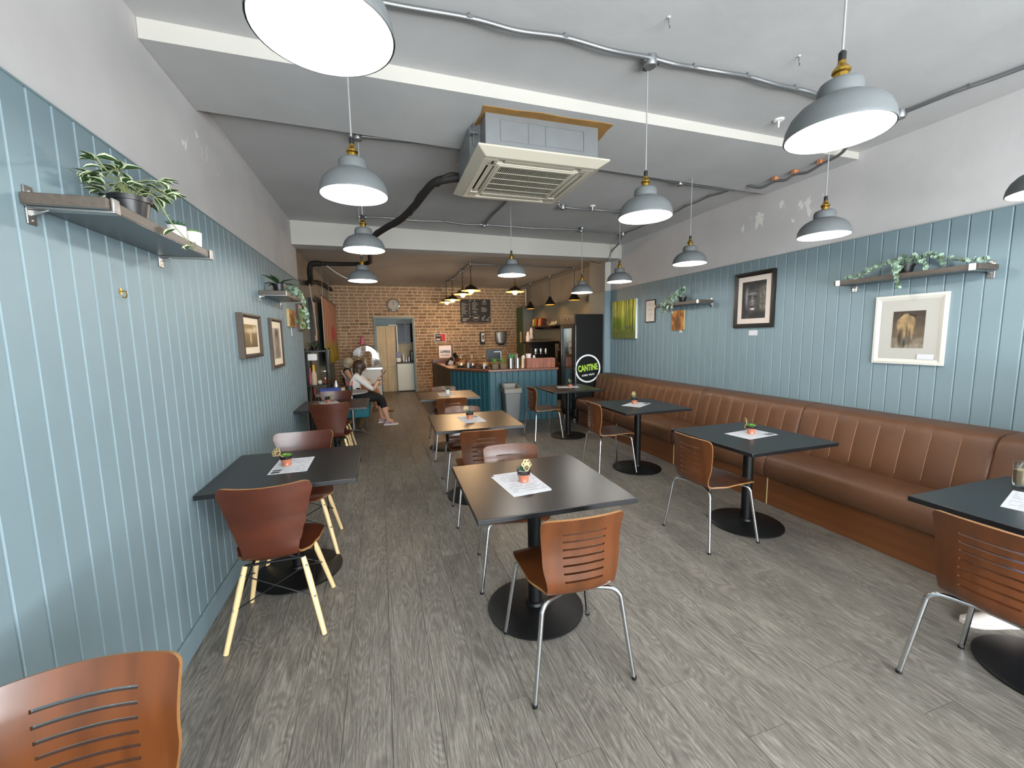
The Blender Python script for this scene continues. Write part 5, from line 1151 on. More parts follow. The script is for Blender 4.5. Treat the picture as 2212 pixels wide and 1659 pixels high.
t = thing('packet_shelf', 'dark wall shelf above the coffee machine with packets', 'shelf', (4.28, 10.5, 1.80)); MB().b2(-.12, .13, -1.0, .75, 0, .035).build('board', 'frame_brown', t)
for y in (-.7, .4): bx('bracket', 'black_metal', -.1, .13, y-.01, y+.01, -.04, 0, t)
pk = ['cream', 'green_pack', 'orange', 'brown_pack', 'cream', 'orange', 'brown_pack']
for k in range(7):
    tag(taper(MB(), .14, .085, .12, .06, 0, .2+.02*(k % 2)).build('food_packet', pk[k], None, (4.27, 11.15-.115*k, 1.836), bevel=.006), 'packet on the dark shelf above the coffee machine, %s from the cupboard' % ['first', 'second', 'third', 'fourth', 'fifth', 'sixth', 'seventh'][k], 'packet', 'packets on the dark shelf')
for k in range(5):
    tag(MB().lathe_open([(0, .003), (.035, .003), (.045, .1), (.043, .1), (.033, .01)], 14).build('shelf_glass', 'glass_dome', None, (4.27, 10.25-.13*k, 1.836), angle=50), 'clear glass on the dark shelf above the coffee machine, %s after the packets' % ['first', 'second', 'third', 'fourth', 'fifth'][k], 'glass', 'glasses on the dark shelf')
tag(MB().tube(catmull([(4.30, 12.15, 2.98), (4.32, 12.1, 2.98), (4.34, 12.1, 2.92), (4.34, 12.1, 2.7), (4.34, 12.1, 2.47)], 5), .022, 10).build('white_pipe', 'white_paint'), 'white bent pipe above the tall cupboard', 'pipe')

# ================================================================== ON THE BRICK WALL
t = thing('wall_clock', 'round chrome wall clock above the kitchen doorway', 'clock', (.412, YB-.014, 2.51)); rim = MB()
for (a, b, y0, y1) in ((.172, .172, 0, -.04), (.172, .150, -.04, -.045), (.150, .148, -.045, -.02)):
    rim.add([(a*math.cos(2*PI*k/40), y0, a*math.sin(2*PI*k/40)) for k in range(40)]+[(b*math.cos(2*PI*k/40), y1, b*math.sin(2*PI*k/40)) for k in range(40)], [(k, (k+1) % 40, 40+(k+1) % 40, 40+k) for k in range(40)])
rim.build('rim', 'chrome', t); MB().prism([(.15*math.cos(2*PI*k/40), .15*math.sin(2*PI*k/40)) for k in range(40)], -.022, 0, 'y').build('dial', 'matboard_white', t)
for k in range(12): a = 2*PI*k/12; MB().box(math.cos(a)*.125, -.0235, math.sin(a)*.125, .008, .002, .028, Matrix.Rotation(PI/2-a, 3, 'Y')).build('hour_mark', 'frame_black', t)
MB().box(0, -.025, .04, .010, .002, .085).build('hour_hand', 'frame_black', t); MB().box(.006, -.027, .055, .007, .002, .12, Matrix.Rotation(.1, 3, 'Y')).build('minute_hand', 'frame_black', t)
t = thing('menu_board', 'black chalk menu board on the brick wall', 'menu board', (2.78, YB-.017, 2.35)); bx('board', 'board_chalk', -.46, .46, -.03, 0, -.34, .34, t, .004); bx('ledge', 'plinth_wood', -.24, .28, -.06, 0, -.385, -.34, t)
random.seed(8); cl = MB()
for (x0, x1, z0, z1, n) in ((-.42, -.24, -.12, .22, 9), (-.20, -.15, -.12, .22, 9), (-.10, .10, .0, .24, 6), (.18, .40, -.05, .10, 5), (.20, .38, .16, .28, 3), (-.40, -.18, -.32, -.22, 4), (.19, .28, -.3, -.2, 4), (.32, .43, -.32, -.24, 3), (-.08, .10, -.08, -.02, 2)):
    for k in range(n): z = z1-(z1-z0)*k/n; w = (x1-x0)*random.uniform(.5, 1); cl.b2(x0, x0+w, -.0312, -.0302, z-.006, z+.004)
for k in range(30): a = 2*PI*k/30; cl.box(.01+.095*math.cos(a), -.0307, -.20+.095*math.sin(a), .02, .001, .005, Matrix.Rotation(PI/2-a, 3, 'Y'))
cl.b2(-.05, .07, -.0312, -.0302, -.225, -.185)
stuff(cl.build('chalk_writing', 'chalk', t))
for (x, z) in ((-.16, .30), (-.02, .30), (.28, .30), (-.41, -.15), (-.17, -.16), (.27, -.16), (.42, -.2)): MB().ball((x, -.034, z), .016, 8, 6, (1, .5, 1)).build('magnet', 'stone_white', t)
t = thing('wall_notice', 'red and black notice in a white border on the brick wall', 'notice', (1.705, YB-.014, 1.567)); bx('backing', 'paper', -.172, .172, -.008, 0, -.13, .13, t)
def notice(u, v):
    c = (44, 40, 40)
    if u > .62+.3*(v-.5)*-1 and v > .1: c = (198, 58, 50)
    if .55+.25*abs(v-.45) < u: c = (198, 58, 50)
    if .08 < u < .5 and .15 < v < .4: c = (206, 196, 186)
    if .06 < u < .55 and .72 < v < .82: c = (196, 190, 184)
    if .85 < u < .9 and .3 < v < .4: c = (230, 220, 210)
    return c
paint('print', .30, .22, 40, 30, notice, t, (0, -.0085, 0))
t = thing('soap_dispenser', 'narrow black and white soap dispenser on the brick wall', 'dispenser', (2.96, YB-.014, 1.525)); MB().b2(-.07, .07, -.10, 0, -.18, .19).build('body', 'black_plastic', t, bevel=.02); MB().b2(-.035, .055, -.112, -.10, -.10, .16).build('front', 'white_plastic', t, bevel=.01); bx('level_window', 'slate_dark', -.012, .035, -.115, -.112, -.03, .10, t)
t = thing('hand_dryer', 'rounded chrome hand dryer on the brick wall', 'hand dryer', (3.555, YB-.014, 1.53)); sh = []
for i in range(15):
    z = -.19+.40*i/14; k = i/14; w = .19*(.80+.2*min(1, k*2.2)); w = w if i < 13 else w*.93; row = []
    for j in range(13): a = PI*j/12; row.append((-w*math.cos(a), -.13*(math.sin(a)**.6)*(1 if 0 < i < 14 else .5), z))
    sh.append(row)
dm = MB(); vs = [p for r in sh for p in r]; dm.add(vs, [(i*13+j, i*13+j+1, (i+1)*13+j+1, (i+1)*13+j) for i in range(14) for j in range(12)]+[tuple(range(13))[::-1], tuple(range(14*13, 15*13))]); dm.build('cover', 'galv', t, angle=60); bx('nozzle', 'black_plastic', -.08, .08, -.1, -.02, -.215, -.19, t)
# ================================================================== KITCHEN SEEN THROUGH THE DOORWAY
for k, (x0, x1) in enumerate(((-.24, .17), (.172, .435))):
    t = thing('tall_kitchen_unit', ['left pale wood tall unit in the kitchen doorway', 'right pale wood tall unit in the kitchen doorway'][k], 'cabinet', (x0, 12.62, 0), 0, 'pale wood kitchen units'); w = x1-x0
    bx('carcass', 'kitchen_wood', 0, w, .02, .58, 0, 1.93, t)
    for z0, z1 in ((.03, .735), (.741, 1.40), (1.406, 1.92)): bx('door', 'kitchen_wood', .003, w-.003, 0, .018, z0, z1, t, .002)
tag(MB().b2(.47, .50, 12.585, 12.61, .9, 1.97).b2(.26, .50, 12.585, 12.61, 1.945, 1.97).build('white_trunking', 'white_paint'), 'white trunking strip running up the pale wood units', 'trunking')
t = thing('undercounter_fridge', 'small white fridge just inside the kitchen doorway', 'fridge', (.44, 12.45, 0)); MB().b2(0, .50, .04, .55, .02, .835).build('cabinet', 'fridge_white', t, bevel=.008); MB().b2(0, .50, 0, .038, .04, .83).build('door', 'fridge_white', t, bevel=.01); MB().b2(.02, .05, .0, .5, 0, .03).b2(.45, .48, 0, .5, 0, .03).build('feet', 'black_plastic', t)
tag(bx('kitchen_worktop', 'kitchen_dark', .43, 1.85, 12.44, 13.05, .84, .875, bevel=.003), 'dark kitchen worktop above the small white fridge', 'worktop')
bx('backsplash', 'kitchen_wood', .5, 1.88, 13.06, 13.09, .875, 1.5).name = 'backsplash'; tag(bpy.data.objects['backsplash'], 'wood effect splashback behind the kitchen worktop', 'splashback')
t = thing('glazed_wall_unit', 'dark framed glass wall cupboard in the kitchen', 'cupboard', (.52, 12.80, 1.42)); bx('carcass', 'kitchen_dark', 0, .9, .05, .28, 0, .62, t)
for k in range(4): f = MB().b2(.225*k, .225*k+.02, 0, .04, 0, .62).b2(.225*(k+1)-.02, .225*(k+1), 0, .04, 0, .62).b2(.225*k+.02, .225*(k+1)-.02, 0, .04, 0, .03).b2(.225*k+.02, .225*(k+1)-.02, 0, .04, .59, .62).build('door_frame', 'frame_black', t); bx('pane', 'glass_kitchen', .225*k+.02, .225*(k+1)-.02, .015, .02, .03, .59, f)
t = thing('towel_dispenser', 'lavender paper dispenser on the kitchen worktop', 'dispenser', (.50, 12.62, .876)); MB().b2(-.07, .07, -.08, .08, .12, .30).build('cover', 'lavender', t, bevel=.012); MB().b2(-.06, .06, -.075, .075, 0, .12).build('tray', 'white_plastic', t, bevel=.01)
tag(MB().lathe([(0, 0), (.03, 0), (.03, .16), (.012, .2), (.012, .26), (0, .26)], 14).build('kitchen_bottle', 'white_plastic', None, (.645, 12.62, .876), angle=40), 'white bottle next to the lavender dispenser', 'bottle')
tag(MB().lathe([(0, 0), (.035, 0), (.035, .1), (.014, .14), (.014, .18), (0, .18)], 14).build('glass_bottle', 'glass_jar_rim', None, (.72, 12.62, .876), angle=40), 'grey glass bottle in front of the kettle', 'bottle')
tag(MB().lathe([(0, 0), (.045, 0), (.045, .13), (0, .13)], 14).build('steel_canister', 'steel', None, (.80, 12.66, .876)), 'steel canister beside the black kitchen appliance', 'canister')
t = thing('kitchen_appliance', 'tall black appliance on the kitchen worktop', 'appliance', (.90, 12.7, .876)); MB().b2(-.06, .06, -.08, .1, 0, .32).build('body', 'black_plastic', t, bevel=.02); bx('control_strip', 'slate_dark', -.03, .03, -.083, -.08, .2, .28, t)

# ================================================================== FAR LEFT CORNER
t = thing('display_freezer', 'white ice cream freezer with a curved glass dome', 'freezer', (-.75, 10.75, 0)); MB().b2(0, .75, 0, .6, .02, .80).build('body', 'white_paint', t, bevel=.01); MB().b2(-.02, .775, -.02, .62, .80, .86).build('rim', 'steel', t, bevel=.006); bx('corner_trim', 'black_plastic', .745, .765, -.012, .03, .02, .80, t)
sh = [];
for i in range(13):
    a = PI*i/12; sh.append((.375-.36*math.cos(a)*(1 if True else 1), .86+.56*math.sin(a)**.75))
gm = MB(); gm.add([(x, .02, z) for x, z in sh]+[(x, .58, z) for x, z in sh], [(i, i+1, 14+i, 13+i) for i in range(12)]+[tuple(range(13)), tuple(range(13, 26))[::-1]]); gm.build('glass_dome', 'glass_dome', t, angle=50)
MB().tube([(x, .015, z) for x, z in sh], .012, 8).tube([(x, .585, z) for x, z in sh], .012, 8).build('dome_frame', 'chrome', t)
for k in range(3): MB().lathe([(0, .87), (.03, .87), (.04, .97), (.02, 1.02), (.03, 1.05), (0, 1.09)], 14, (.2+.17*k, .3, 0)).build('sundae_cup', 'white_ceramic', t)
MB().box(.2, .1, 1.25, .16, .02, .2, Matrix.Rotation(.25, 3, 'Y')).build('paper_flyer', 'paper', t)
t = thing('model_cone', 'pink model ice cream standing on the glass dome', 'ornament', (-.43, 11.05, 1.40)); MB().lathe([(0, .0), (.05, .02), (.055, .08), (.04, .16), (.02, .22), (0, .25)], 16).build('ice_cream', 'pink', t, angle=60); MB().lathe([(0, 0), (.06, 0), (.06, .02), (0, .02)], 16).build('foot', 'cream', t)
# textile and dark frame on the far left wall
def textile(u, v):
    s_ = math.sin(u*62+nz(u*3, v*2.2, 1, 3)*5); c = mixc((138, 72, 62), (206, 190, 178), .5+.5*s_*sstep(.2, .5, v)); c = mixc(c, (196, 120, 60), max(0, nz(u*5, v*3, 1, 7))*.5)
    low = 1-sstep(.15, .45, v+.15*nz(u*6, v*3, 1, 1)); c = mixc(c, mixc((110, 130, 40), (176, 150, 50), .5+.7*nz(u*8, v*4, 1, 4)), low); c = mixc(c, (190, 50, 46), ell(u, v, .62, .48, .16, .12, .7)*.8)
    return c
t = thing('textile_hanging', 'colourful streaked textile hanging before the far left wall', 'textile', (-1.09, 10.75, 1.74), PI/2); paint('fabric', 2.83, 1.43, 90, 60, textile, t, (0, 0, 0)); MB().b2(-1.415, 1.415, .001, .012, -.715, .715).build('backing_cloth', 'matboard', t); MB().cyl((-1.45, .006, .73), (1.45, .006, .73), .012, n=10).build('hanging_rod', 'frame_brown', t)
for x in (-1.2, 0, 1.2): MB().cyl((x, .006, .73), (x, .006, 1.30), .003, n=6).build('hanging_wire', 'steel', t)
framed('dark_wall_frame', 'tall dark framed picture left of the textile', XLF+.013, 8.8, 1.92, .62, .85, PI/2, .05, .07, 'frame_black', 'matboard', .1, sketch, 20, 30)
t = thing('display_rack', 'black metal rack with bottles and jars in the far left corner', 'rack', (-1.21, 7.62, 0))
for (x, y) in ((0, 0), (.31, 0), (0, .5), (.31, .5)): MB().cyl((x+.01, y, 0), (x+.01, y, 1.42), .012, n=8).build('post', 'black_metal', t)
for z in (.35, .80, 1.38): MB().b2(0, .33, -.01, .52, z-.02, z).build('shelf_board', 'slate_dark', t)
bx('side_panel', 'slate_dark', .28, .325, .25, .5, .82, 1.36, t)
def bottle(x, y, z, body, neck, label, h=.3, r=.038):
    t = thing('bottle', label, 'bottle', (x, y, z), 0, 'bottles on the black rack'); MB().lathe([(0, 0), (r, 0), (r, h*.55), (r*.45, h*.72), (r*.42, h*.75)], 16).build('body', body, t, angle=40); MB().lathe([(0, h*.7), (r*.46, h*.7), (r*.46, h), (0, h)], 14).build('neck', neck, t)
bottle(-1.10, 7.66, .801, 'latte', 'yellow', 'bottle with a yellow neck on the black rack', .34, .045); bottle(-1.16, 7.70, .801, 'pink', 'pink', 'pink bottle left of the yellow necked one on the rack', .28, .03)
bottle(-1.11, 7.68, .351, 'brown_pack', 'pink', 'left of two pink topped bottles low on the rack', .38, .045); bottle(-1.0, 7.68, .351, 'brown_pack', 'pink', 'right of two pink topped bottles low on the rack', .38, .045)
t = thing('clip_jar', 'large glass clip jar at the side of the black rack', 'jar', (-.93, 7.68, .801)); MB().lathe_open([(0, .003), (.06, .003), (.07, .03), (.07, .17), (.05, .2), (.05, .22)], 20).build('glass', 'glass_dome', t, angle=50); MB().lathe([(0, .221), (.055, .221), (.055, .235), (0, .24)], 18).build('lid', 'glass_jar_rim', t); MB().lathe([(0, .01), (.062, .01), (.062, .1), (0, .1)], 16).build('contents', 'cake_b', t)
tag(MB().ball((0, 0, .04), .04, 14, 8).build('white_bowl', 'white_ceramic', None, (-1.01, 7.66, .801)), 'small round white pot between the bottle and the clip jar', 'pot')
tag(MB().b2(-.07, .07, -.05, .05, 0, .11).build('white_carton', 'white_plastic', None, (-1.09, 7.58, 1.22), bevel=.006), 'white carton label hanging on the top of the black rack', 'carton')
t = thing('rack_plant', 'dark bushy plant on top of the black rack', 'potted plant', (-1.08, 7.75, 1.381)); rim_pot(t, .06, .07)
bg_ = leaf_mesh(.16, .013, False); random.seed(9)
for i in range(20): a = 2*PI*i/20*3.1; leaf_at((0, 0, .06), (math.cos(a), math.sin(a), random.uniform(.0, 1.1)), bg_, t, random.uniform(-.4, .4))
# small pedestal table with boxes and pencils
t = thing('pedestal_table', 'small round ended grey table on a chrome star base by the people', 'table', (-.48, 7.05, 0)); ol = [(-.55, -.28), (-.05, -.28)]+[(.0+.28*math.sin(PI*k/12), -.28*math.cos(PI*k/12)) for k in range(13)]+[(-.05, .28), (-.55, .28)]
MB().prism([(x*.9, y) for x, y in ol], .70, .725).build('tabletop', 'table_grey', t, bevel=.005); MB().cyl((0, 0, .06), (0, 0, .70), .026, n=16).build('column', 'chrome', t)
for k in range(4): a = PI/4+PI/2*k+.3; MB().tube([(0, 0, .085), (math.cos(a)*.12, math.sin(a)*.12, .07), (math.cos(a)*.30, math.sin(a)*.30, .022)], [.022, .02, .012], 8).build('foot', 'chrome', t)
MB().lathe([(0, .675), (.13, .685), (.13, .70), (0, .70)], 18).build('top_plate', 'chrome', t)
tag(MB().b2(-.15, .15, -.06, .06, 0, .07).b2(-.16, .16, -.066, .066, .07, .08).build('blue_box', 'blue_box', None, (-.78, 6.98, .726), bevel=.004), 'blue box with a white label on the small grey table', 'box')
tag(MB().b2(-.12, .12, -.05, .05, 0, .06).build('card_box', 'cream', None, (-.70, 7.12, .726), bevel=.003), 'cream cardboard box behind the blue box', 'box')
t = thing('pencil_pot', 'grey pot crammed with red pencils on the small table', 'pencil pot', (-.50, 6.95, .726)); MB().lathe_open([(0, .003), (.045, .003), (.05, .1), (.047, .1), (.042, .01)], 18).build('pot', 'slate_dark', t, angle=50)
for k in range(10): a = 2.4*k; MB().cyl((math.cos(a)*.02, math.sin(a)*.02, .01), (math.cos(a)*.055, math.sin(a)*.045, .175), .004, n=6).build('pencil', ['red', 'orange', 'red', 'cream', 'blue_box'][k % 5], t)
tag(MB().lathe([(0, 0), (.03, 0), (.03, .1), (.014, .14), (.014, .17), (0, .17)], 14).build('pepper_pot', 'glass_jar_rim', None, (-.72, 7.22, .726), angle=40), 'small glass shaker beside the cream box', 'shaker')
# teal bench
t = thing('teal_bench', 'teal upholstered bench under the two sitting women', 'bench', (-.88, 7.48, 0)); MB().b2(0, .64, 0, 2.2, .20, .455).build('seat', 'teal_fabric', t, bevel=.03, seg=3)
for (x, y) in ((.08, .1), (.58, .1), (.08, 2.1), (.58, 2.1), (.58, 1.1)): MB().cyl((x, y, 0), (x, y, .2), .012, n=8).build('leg', 'steel', t)

# ================================================================== PEOPLE
def person(label, J, E_, root, reg, mats, hair, fingers, extra=None, group=None):
    """J: joint -> (x,y,z,r); E_: edges; reg: edge -> material index; grown as one skinned surface"""
    names = list(J); base = Vector(J[root][:3]); idx = {n: i for i, n in enumerate(names)}
    o0 = Vector((base.x, base.y, 0)); me = bpy.data.meshes.new('sk'); me.from_pydata([Vector(J[n][:3])-o0 for n in names], [(idx[a], idx[b]) for a, b in E_], [])
    ob = bpy.data.objects.new('sk', me); COL.objects.link(ob); ob.modifiers.new('skin', 'SKIN'); sd = ob.modifiers.new('sub', 'SUBSURF'); sd.levels = 2; sd.render_levels = 2
    for n in names: sv = me.skin_vertices[0].data[idx[n]]; sv.radius = (J[n][3], J[n][3]); sv.use_root = (n == root)
    dg = bpy.context.evaluated_depsgraph_get(); em = bpy.data.meshes.new_from_object(ob.evaluated_get(dg)); bpy.data.objects.remove(ob)
    m = MB(); m.v = [tuple(v.co) for v in em.vertices]
    segs = [(Vector(J[a][:3])-o0, Vector(J[b][:3])-o0, k) for (a, b), k in zip(E_, reg)]
    for p in em.polygons:
        c = p.center; best = (9e9, 0)
        for a, b, k in segs:
            d = b-a; tt = max(0, min(1, (c-a).dot(d)/max(d.length_squared, 1e-9))); q = (c-(a+d*tt)).length
            if q < best[0]: best = (q, k)
        m.f.append(tuple(p.vertices)); m.m.append(best[1])
    for path, r in fingers:
        m.mi(0).tube([Vector(p)-o0 for p in path], [r, r*.95, r*.8][:len(path)] if len(path) == 3 else r, 6)
    if extra: extra(m, o0)
    t = thing('person', label, 'person', o0, 0, group); b = m.build('body', mats, t, angle=80); hair(t, o0); return t
def hand(base, d, n, up, sc=1.0, curl=.6):
    # five fingers of different lengths; d forward, n palm normal, up sideways (thumb side)
    d, n, up = Vector(d).normalized(), Vector(n).normalized(), Vector(up).normalized(); b = Vector(base); F = []
    for k, L in enumerate((.062, .07, .066, .052)):
        s_ = b+up*(.026-.017*k)*sc+d*.03; k1 = s_+d*L*.5*sc+n*L*.15*curl; k2 = k1+d*L*.25*sc+n*L*.5*curl; F.append(([s_, k1, k2], .0085*sc))
    s_ = b+up*.03*sc; F.append(([s_, s_+up*.025*sc+d*.02*sc, s_+up*.03*sc+d*.05*sc+n*.012], .0095*sc)); return F
def head_extra(hc, f, side, skin=0):
    f = Vector(f).normalized(); s_ = Vector(side).normalized(); u = f.cross(s_); u = u if u.z > 0 else -u
    def ex(m, o0):
        c = Vector(hc)-o0
        m.mi(skin).ball(c+f*.098-u*.012, .014, 8, 6, (1, 1, 1.5)); m.ball(c-s_*.078-u*.01, .02, 8, 6, (.6, .7, 1.3)); m.ball(c+s_*.078-u*.01, .02, 8, 6, (.6, .7, 1.3))
        for q in (-1, 1): m.mi(3).ball(c+f*.083+s_*.032*q+u*.012, .009, 8, 6)
        m.mi(2 if False else 0).ball(c+f*.083-u*.055, .016, 8, 6, (1, 1.2, .5))
    return ex
ED = [('pelvis', 'spine'), ('spine', 'chest'), ('chest', 'neck'), ('neck', 'head'), ('head', 'crown'), ('chest', 'sh_n'), ('sh_n', 'el_n'), ('el_n', 'wr_n'), ('wr_n', 'pa_n'), ('chest', 'sh_f'), ('sh_f', 'el_f'), ('el_f', 'wr_f'), ('wr_f', 'pa_f'),
      ('pelvis', 'hp_n'), ('hp_n', 'kn_n'), ('kn_n', 'ca_n'), ('ca_n', 'an_n'), ('an_n', 'to_n'), ('pelvis', 'hp_f'), ('hp_f', 'kn_f'), ('kn_f', 'ca_f'), ('ca_f', 'an_f'), ('an_f', 'to_f')]
def shoes(t, o0, feet, m, sole='shoe_white'):
    for (heel, toe) in feet:
        h_, e = Vector(heel)-o0, Vector(toe)-o0; d = (e-h_); L = d.length; d.normalize(); s_ = Vector((-d.y, d.x, 0)); b = MB(); rows = []
        for (k, w, z) in ((-.04, .026, .055), (.0, .036, .075), (.15, .038, .088), (.35, .037, .082), (.55, .043, .06), (.78, .045, .045), (.93, .034, .036), (1.0, .016, .026)):
            c = h_+d*L*k; rows.append([c+s_*w+Vector((0, 0, .018)), c+s_*w*.85+Vector((0, 0, z*.7)), c+Vector((0, 0, z)), c-s_*w*.85+Vector((0, 0, z*.7)), c-s_*w+Vector((0, 0, .018))])
        vs = [p for r in rows for p in r]; b.add(vs, [(i*5+j, i*5+j+1, (i+1)*5+j+1, (i+1)*5+j) for i in range(7) for j in range(4)]+[(0, 1, 2, 3, 4)[::-1], (35, 36, 37, 38, 39)])
        sh_ = b.build('shoe', m, t, angle=60)
        sp = []
        for q in (1, -1):
            for (k, w) in ((-.05, .028), (.0, .039), (.35, .04), (.55, .046), (.78, .048), (.93, .037), (1.01, .018))[::q]: sp.append(((h_+d*L*k+s_*w*q).x, (h_+d*L*k+s_*w*q).y))
        MB().prism(sp[::-1], .0, .022).build('sole', sole, sh_)
# woman in the white top with a phone
J = dict(pelvis=(-.50, 7.85, .57, .125), spine=(-.50, 7.85, .70, .128), chest=(-.46, 7.85, .85, .125), neck=(-.405, 7.845, .975, .05), head=(-.37, 7.84, 1.05, .082), crown=(-.35, 7.835, 1.115, .075),
         sh_n=(-.43, 7.69, .905, .06), el_n=(-.155, 7.62, .665, .05), wr_n=(-.05, 7.66, .845, .028), pa_n=(-.02, 7.665, .895, .032), sh_f=(-.43, 8.01, .905, .06), el_f=(-.20, 8.05, .68, .048), wr_f=(-.05, 7.86, .74, .028), pa_f=(-.015, 7.82, .76, .032),
         hp_n=(-.40, 7.755, .545, .10), kn_n=(-.03, 7.73, .50, .078), ca_n=(.01, 7.72, .33, .062), an_n=(.065, 7.71, .095, .036), to_n=(.16, 7.705, .045, .03), hp_f=(-.40, 7.955, .545, .10), kn_f=(-.06, 7.97, .50, .078), ca_f=(-.05, 7.97, .33, .06), an_f=(-.04, 7.97, .095, .036), to_f=(.06, 7.975, .045, .03))
R_ = [1, 1, 1, 0, 0, 1, 1, 0, 0, 1, 1, 0, 0, 2, 2, 2, 0, 0, 2, 2, 2, 0, 0]
def hairA(t, o0):
    m = MB(); c = Vector((-.375, 7.84, 1.085))-o0; m.ball(c, .112, 18, 12, (1.0, .95, 1.0)); m.ball(c+Vector((-.05, 0, -.09)), .095, 16, 10, (.75, .98, 1.15)); m.ball(c+Vector((-.01, .07, -.09)), .06, 12, 8, (.9, .7, 1.5)); m.ball(c+Vector((-.01, -.07, -.09)), .06, 12, 8, (.9, .7, 1.5)); m.build('hair', 'hair_brown', t, angle=80)
    shoes(t, o0, [((.0, 7.712, 0), (.245, 7.70, 0)), ((-.10, 7.968, 0), (.14, 7.98, 0))], 'shoe_floral')
    MB().tube([Vector(p)-o0 for p in [(-.055+.034*math.cos(a), 7.66+.034*math.sin(a), .83+.01*math.cos(a)) for a in [2*PI*k/12 for k in range(13)]]], .008, 6).build('watch', 'black_plastic', t)
person('woman in a white top and black cropped trousers, looking at her phone', J, ED, 'pelvis', R_, ['skin', 'cloth_white', 'cloth_black', 'hair_brown'], hairA, hand((-.02, 7.665, .895), (.5, .1, .85), (.8, 0, -.5), (0, -1, .1))+hand((-.015, 7.82, .76), (.9, -.3, .25), (0, -.4, .9), (.2, .8, .1)), head_extra((-.35, 7.835, 1.075), (.9, -.05, -.42), (0, 1, 0)))
t = thing('smartphone', 'dark phone held up by the woman in the white top', 'phone', (.03, 7.665, .94)); MB().box(0, 0, 0, .012, .075, .15, Matrix.Rotation(.65, 3, 'Y')).build('case', 'black_plastic', t, bevel=.004); MB().box(-.0072, 0, -.004, .001, .066, .135, Matrix.Rotation(.65, 3, 'Y')).build('display', 'slate_dark', t)
# grey haired woman behind
J2 = dict(pelvis=(-.70, 9.25, .57, .125), spine=(-.70, 9.25, .70, .125), chest=(-.70, 9.25, .86, .12), neck=(-.68, 9.24, .985, .048), head=(-.655, 9.23, 1.055, .08), crown=(-.64, 9.225, 1.11, .072),
          sh_n=(-.70, 9.09, .915, .055), el_n=(-.58, 9.02, .66, .046), wr_n=(-.37, 9.08, .70, .028), pa_n=(-.32, 9.10, .71, .032), sh_f=(-.70, 9.41, .915, .055), el_f=(-.58, 9.46, .67, .046), wr_f=(-.38, 9.36, .70, .028), pa_f=(-.33, 9.33, .71, .032),
          hp_n=(-.60, 9.16, .545, .10), kn_n=(-.16, 9.15, .52, .076), ca_n=(-.08, 9.15, .32, .06), an_n=(.03, 9.15, .095, .04), to_n=(.12, 9.15, .045, .03), hp_f=(-.60, 9.36, .545, .10), kn_f=(-.18, 9.38, .51, .076), ca_f=(-.17, 9.38, .32, .06), an_f=(-.16, 9.38, .095, .04), to_f=(-.07, 9.38, .045, .03))
def hairB(t, o0):
    m = MB(); c = Vector((-.665, 9.23, 1.09))-o0; m.ball(c, .108, 18, 12, (1.0, .96, .98)); m.ball(c+Vector((-.035, 0, -.06)), .09, 14, 10, (.8, .95, 1.0)); m.build('hair', 'hair_grey', t, angle=80)
    shoes(t, o0, [((-.03, 9.15, 0), (.21, 9.15, 0)), ((-.22, 9.38, 0), (.02, 9.38, 0))], 'shoe_brown', 'brown_pack')
    MB().tube(catmull([Vector(p)-o0 for p in ((-.79, 9.12, .93), (-.74, 9.08, .82), (-.62, 9.10, .66), (-.5, 9.16, .60))], 5), .012, 8).build('bag_strap', 'cloth_white', t)
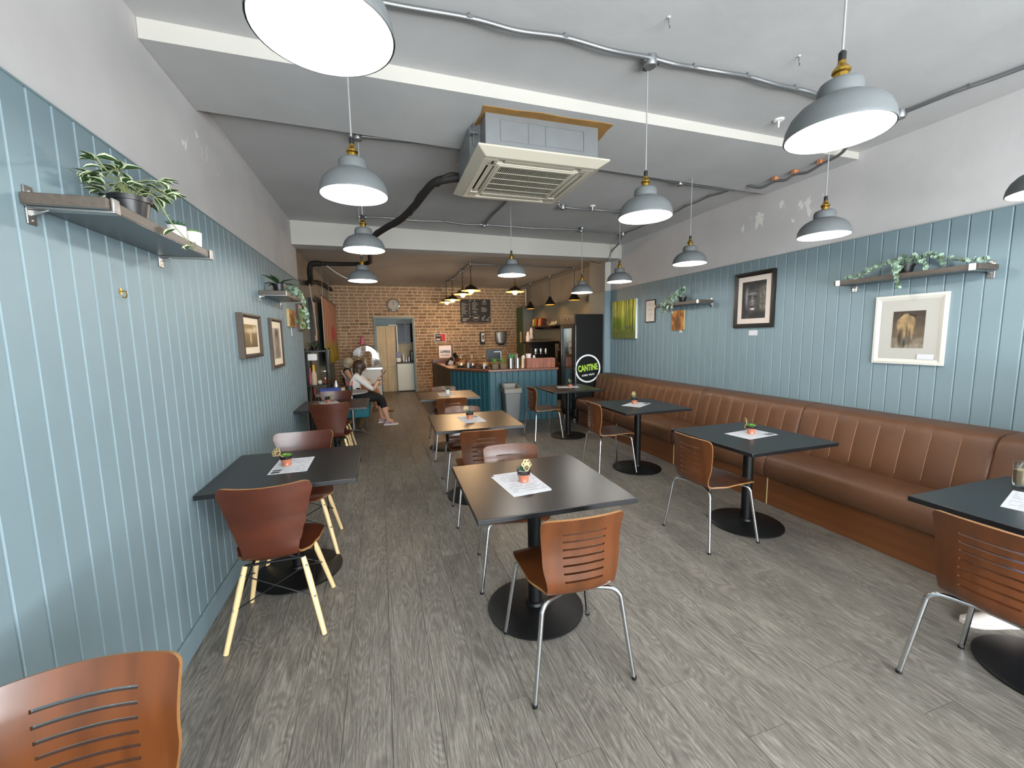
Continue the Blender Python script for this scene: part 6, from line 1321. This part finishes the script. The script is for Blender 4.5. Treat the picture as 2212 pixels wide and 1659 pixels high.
person('grey haired woman with bare arms and tan trousers, sitting behind the other', J2, ED, 'pelvis', [1, 1, 1, 0, 0, 1, 0, 0, 0, 1, 0, 0, 0, 2, 2, 2, 2, 0, 2, 2, 2, 2, 0], ['skin', 'cloth_dark', 'cloth_tan', 'hair_grey'], hairB, hand((-.32, 9.10, .71), (1, .1, .0), (0, 0, -1), (0, 1, 0))+hand((-.33, 9.33, .71), (1, -.1, .0), (0, 0, -1), (0, -1, 0)), head_extra((-.64, 9.225, 1.075), (.85, -.05, -.5), (0, 1, 0)))
# customer on the bench past the right edge, only a white trainer is in view
J3 = dict(pelvis=(3.50, .96, .60, .13), spine=(3.52, .96, .74, .125), chest=(3.53, .96, .92, .125), neck=(3.52, .96, 1.07, .05), head=(3.51, .96, 1.14, .082), crown=(3.505, .96, 1.21, .074),
          sh_n=(3.52, .80, 1.0, .058), el_n=(3.38, .72, .80, .048), wr_n=(3.16, .80, .80, .028), pa_n=(3.11, .82, .80, .032), sh_f=(3.52, 1.12, 1.0, .058), el_f=(3.40, 1.20, .80, .048), wr_f=(3.22, 1.14, .80, .028), pa_f=(3.17, 1.12, .80, .032),
          hp_n=(3.42, .87, .57, .10), kn_n=(3.09, .80, .53, .075), ca_n=(3.12, .80, .32, .06), an_n=(3.18, .78, .095, .04), to_n=(3.10, .78, .045, .03), hp_f=(3.42, 1.06, .57, .10), kn_f=(3.10, 1.12, .53, .075), ca_f=(3.11, 1.13, .32, .06), an_f=(3.09, 1.13, .095, .04), to_f=(3.0, 1.15, .045, .03))
def hairC(t, o0):
    m = MB(); c = Vector((3.52, .96, 1.185))-o0; m.ball(c, .106, 18, 12, (1, .95, 1)); m.ball(c+Vector((.04, 0, -.06)), .085, 14, 10, (.8, .95, 1.1)); m.build('hair', 'hair_brown', t, angle=80)
    shoes(t, o0, [((3.12, 1.105, 0), (2.865, 1.20, 0)), ((3.24, .77, 0), (3.0, .77, 0))], 'shoe_white')
person('customer past the right edge whose white trainer shows below the iced coffee table', J3, ED, 'pelvis', [1, 1, 1, 0, 0, 1, 1, 0, 0, 1, 1, 0, 0, 2, 2, 2, 2, 0, 2, 2, 2, 2, 0], ['skin', 'cloth_blue', 'cloth_blue', 'hair_brown'], hairC, hand((3.11, .82, .80), (-1, .1, .0), (0, 0, -1), (0, 1, 0))+hand((3.17, 1.12, .80), (-1, -.1, 0), (0, 0, -1), (0, -1, 0)), head_extra((3.50, .96, 1.175), (-1, 0, -.1), (0, 1, 0)))
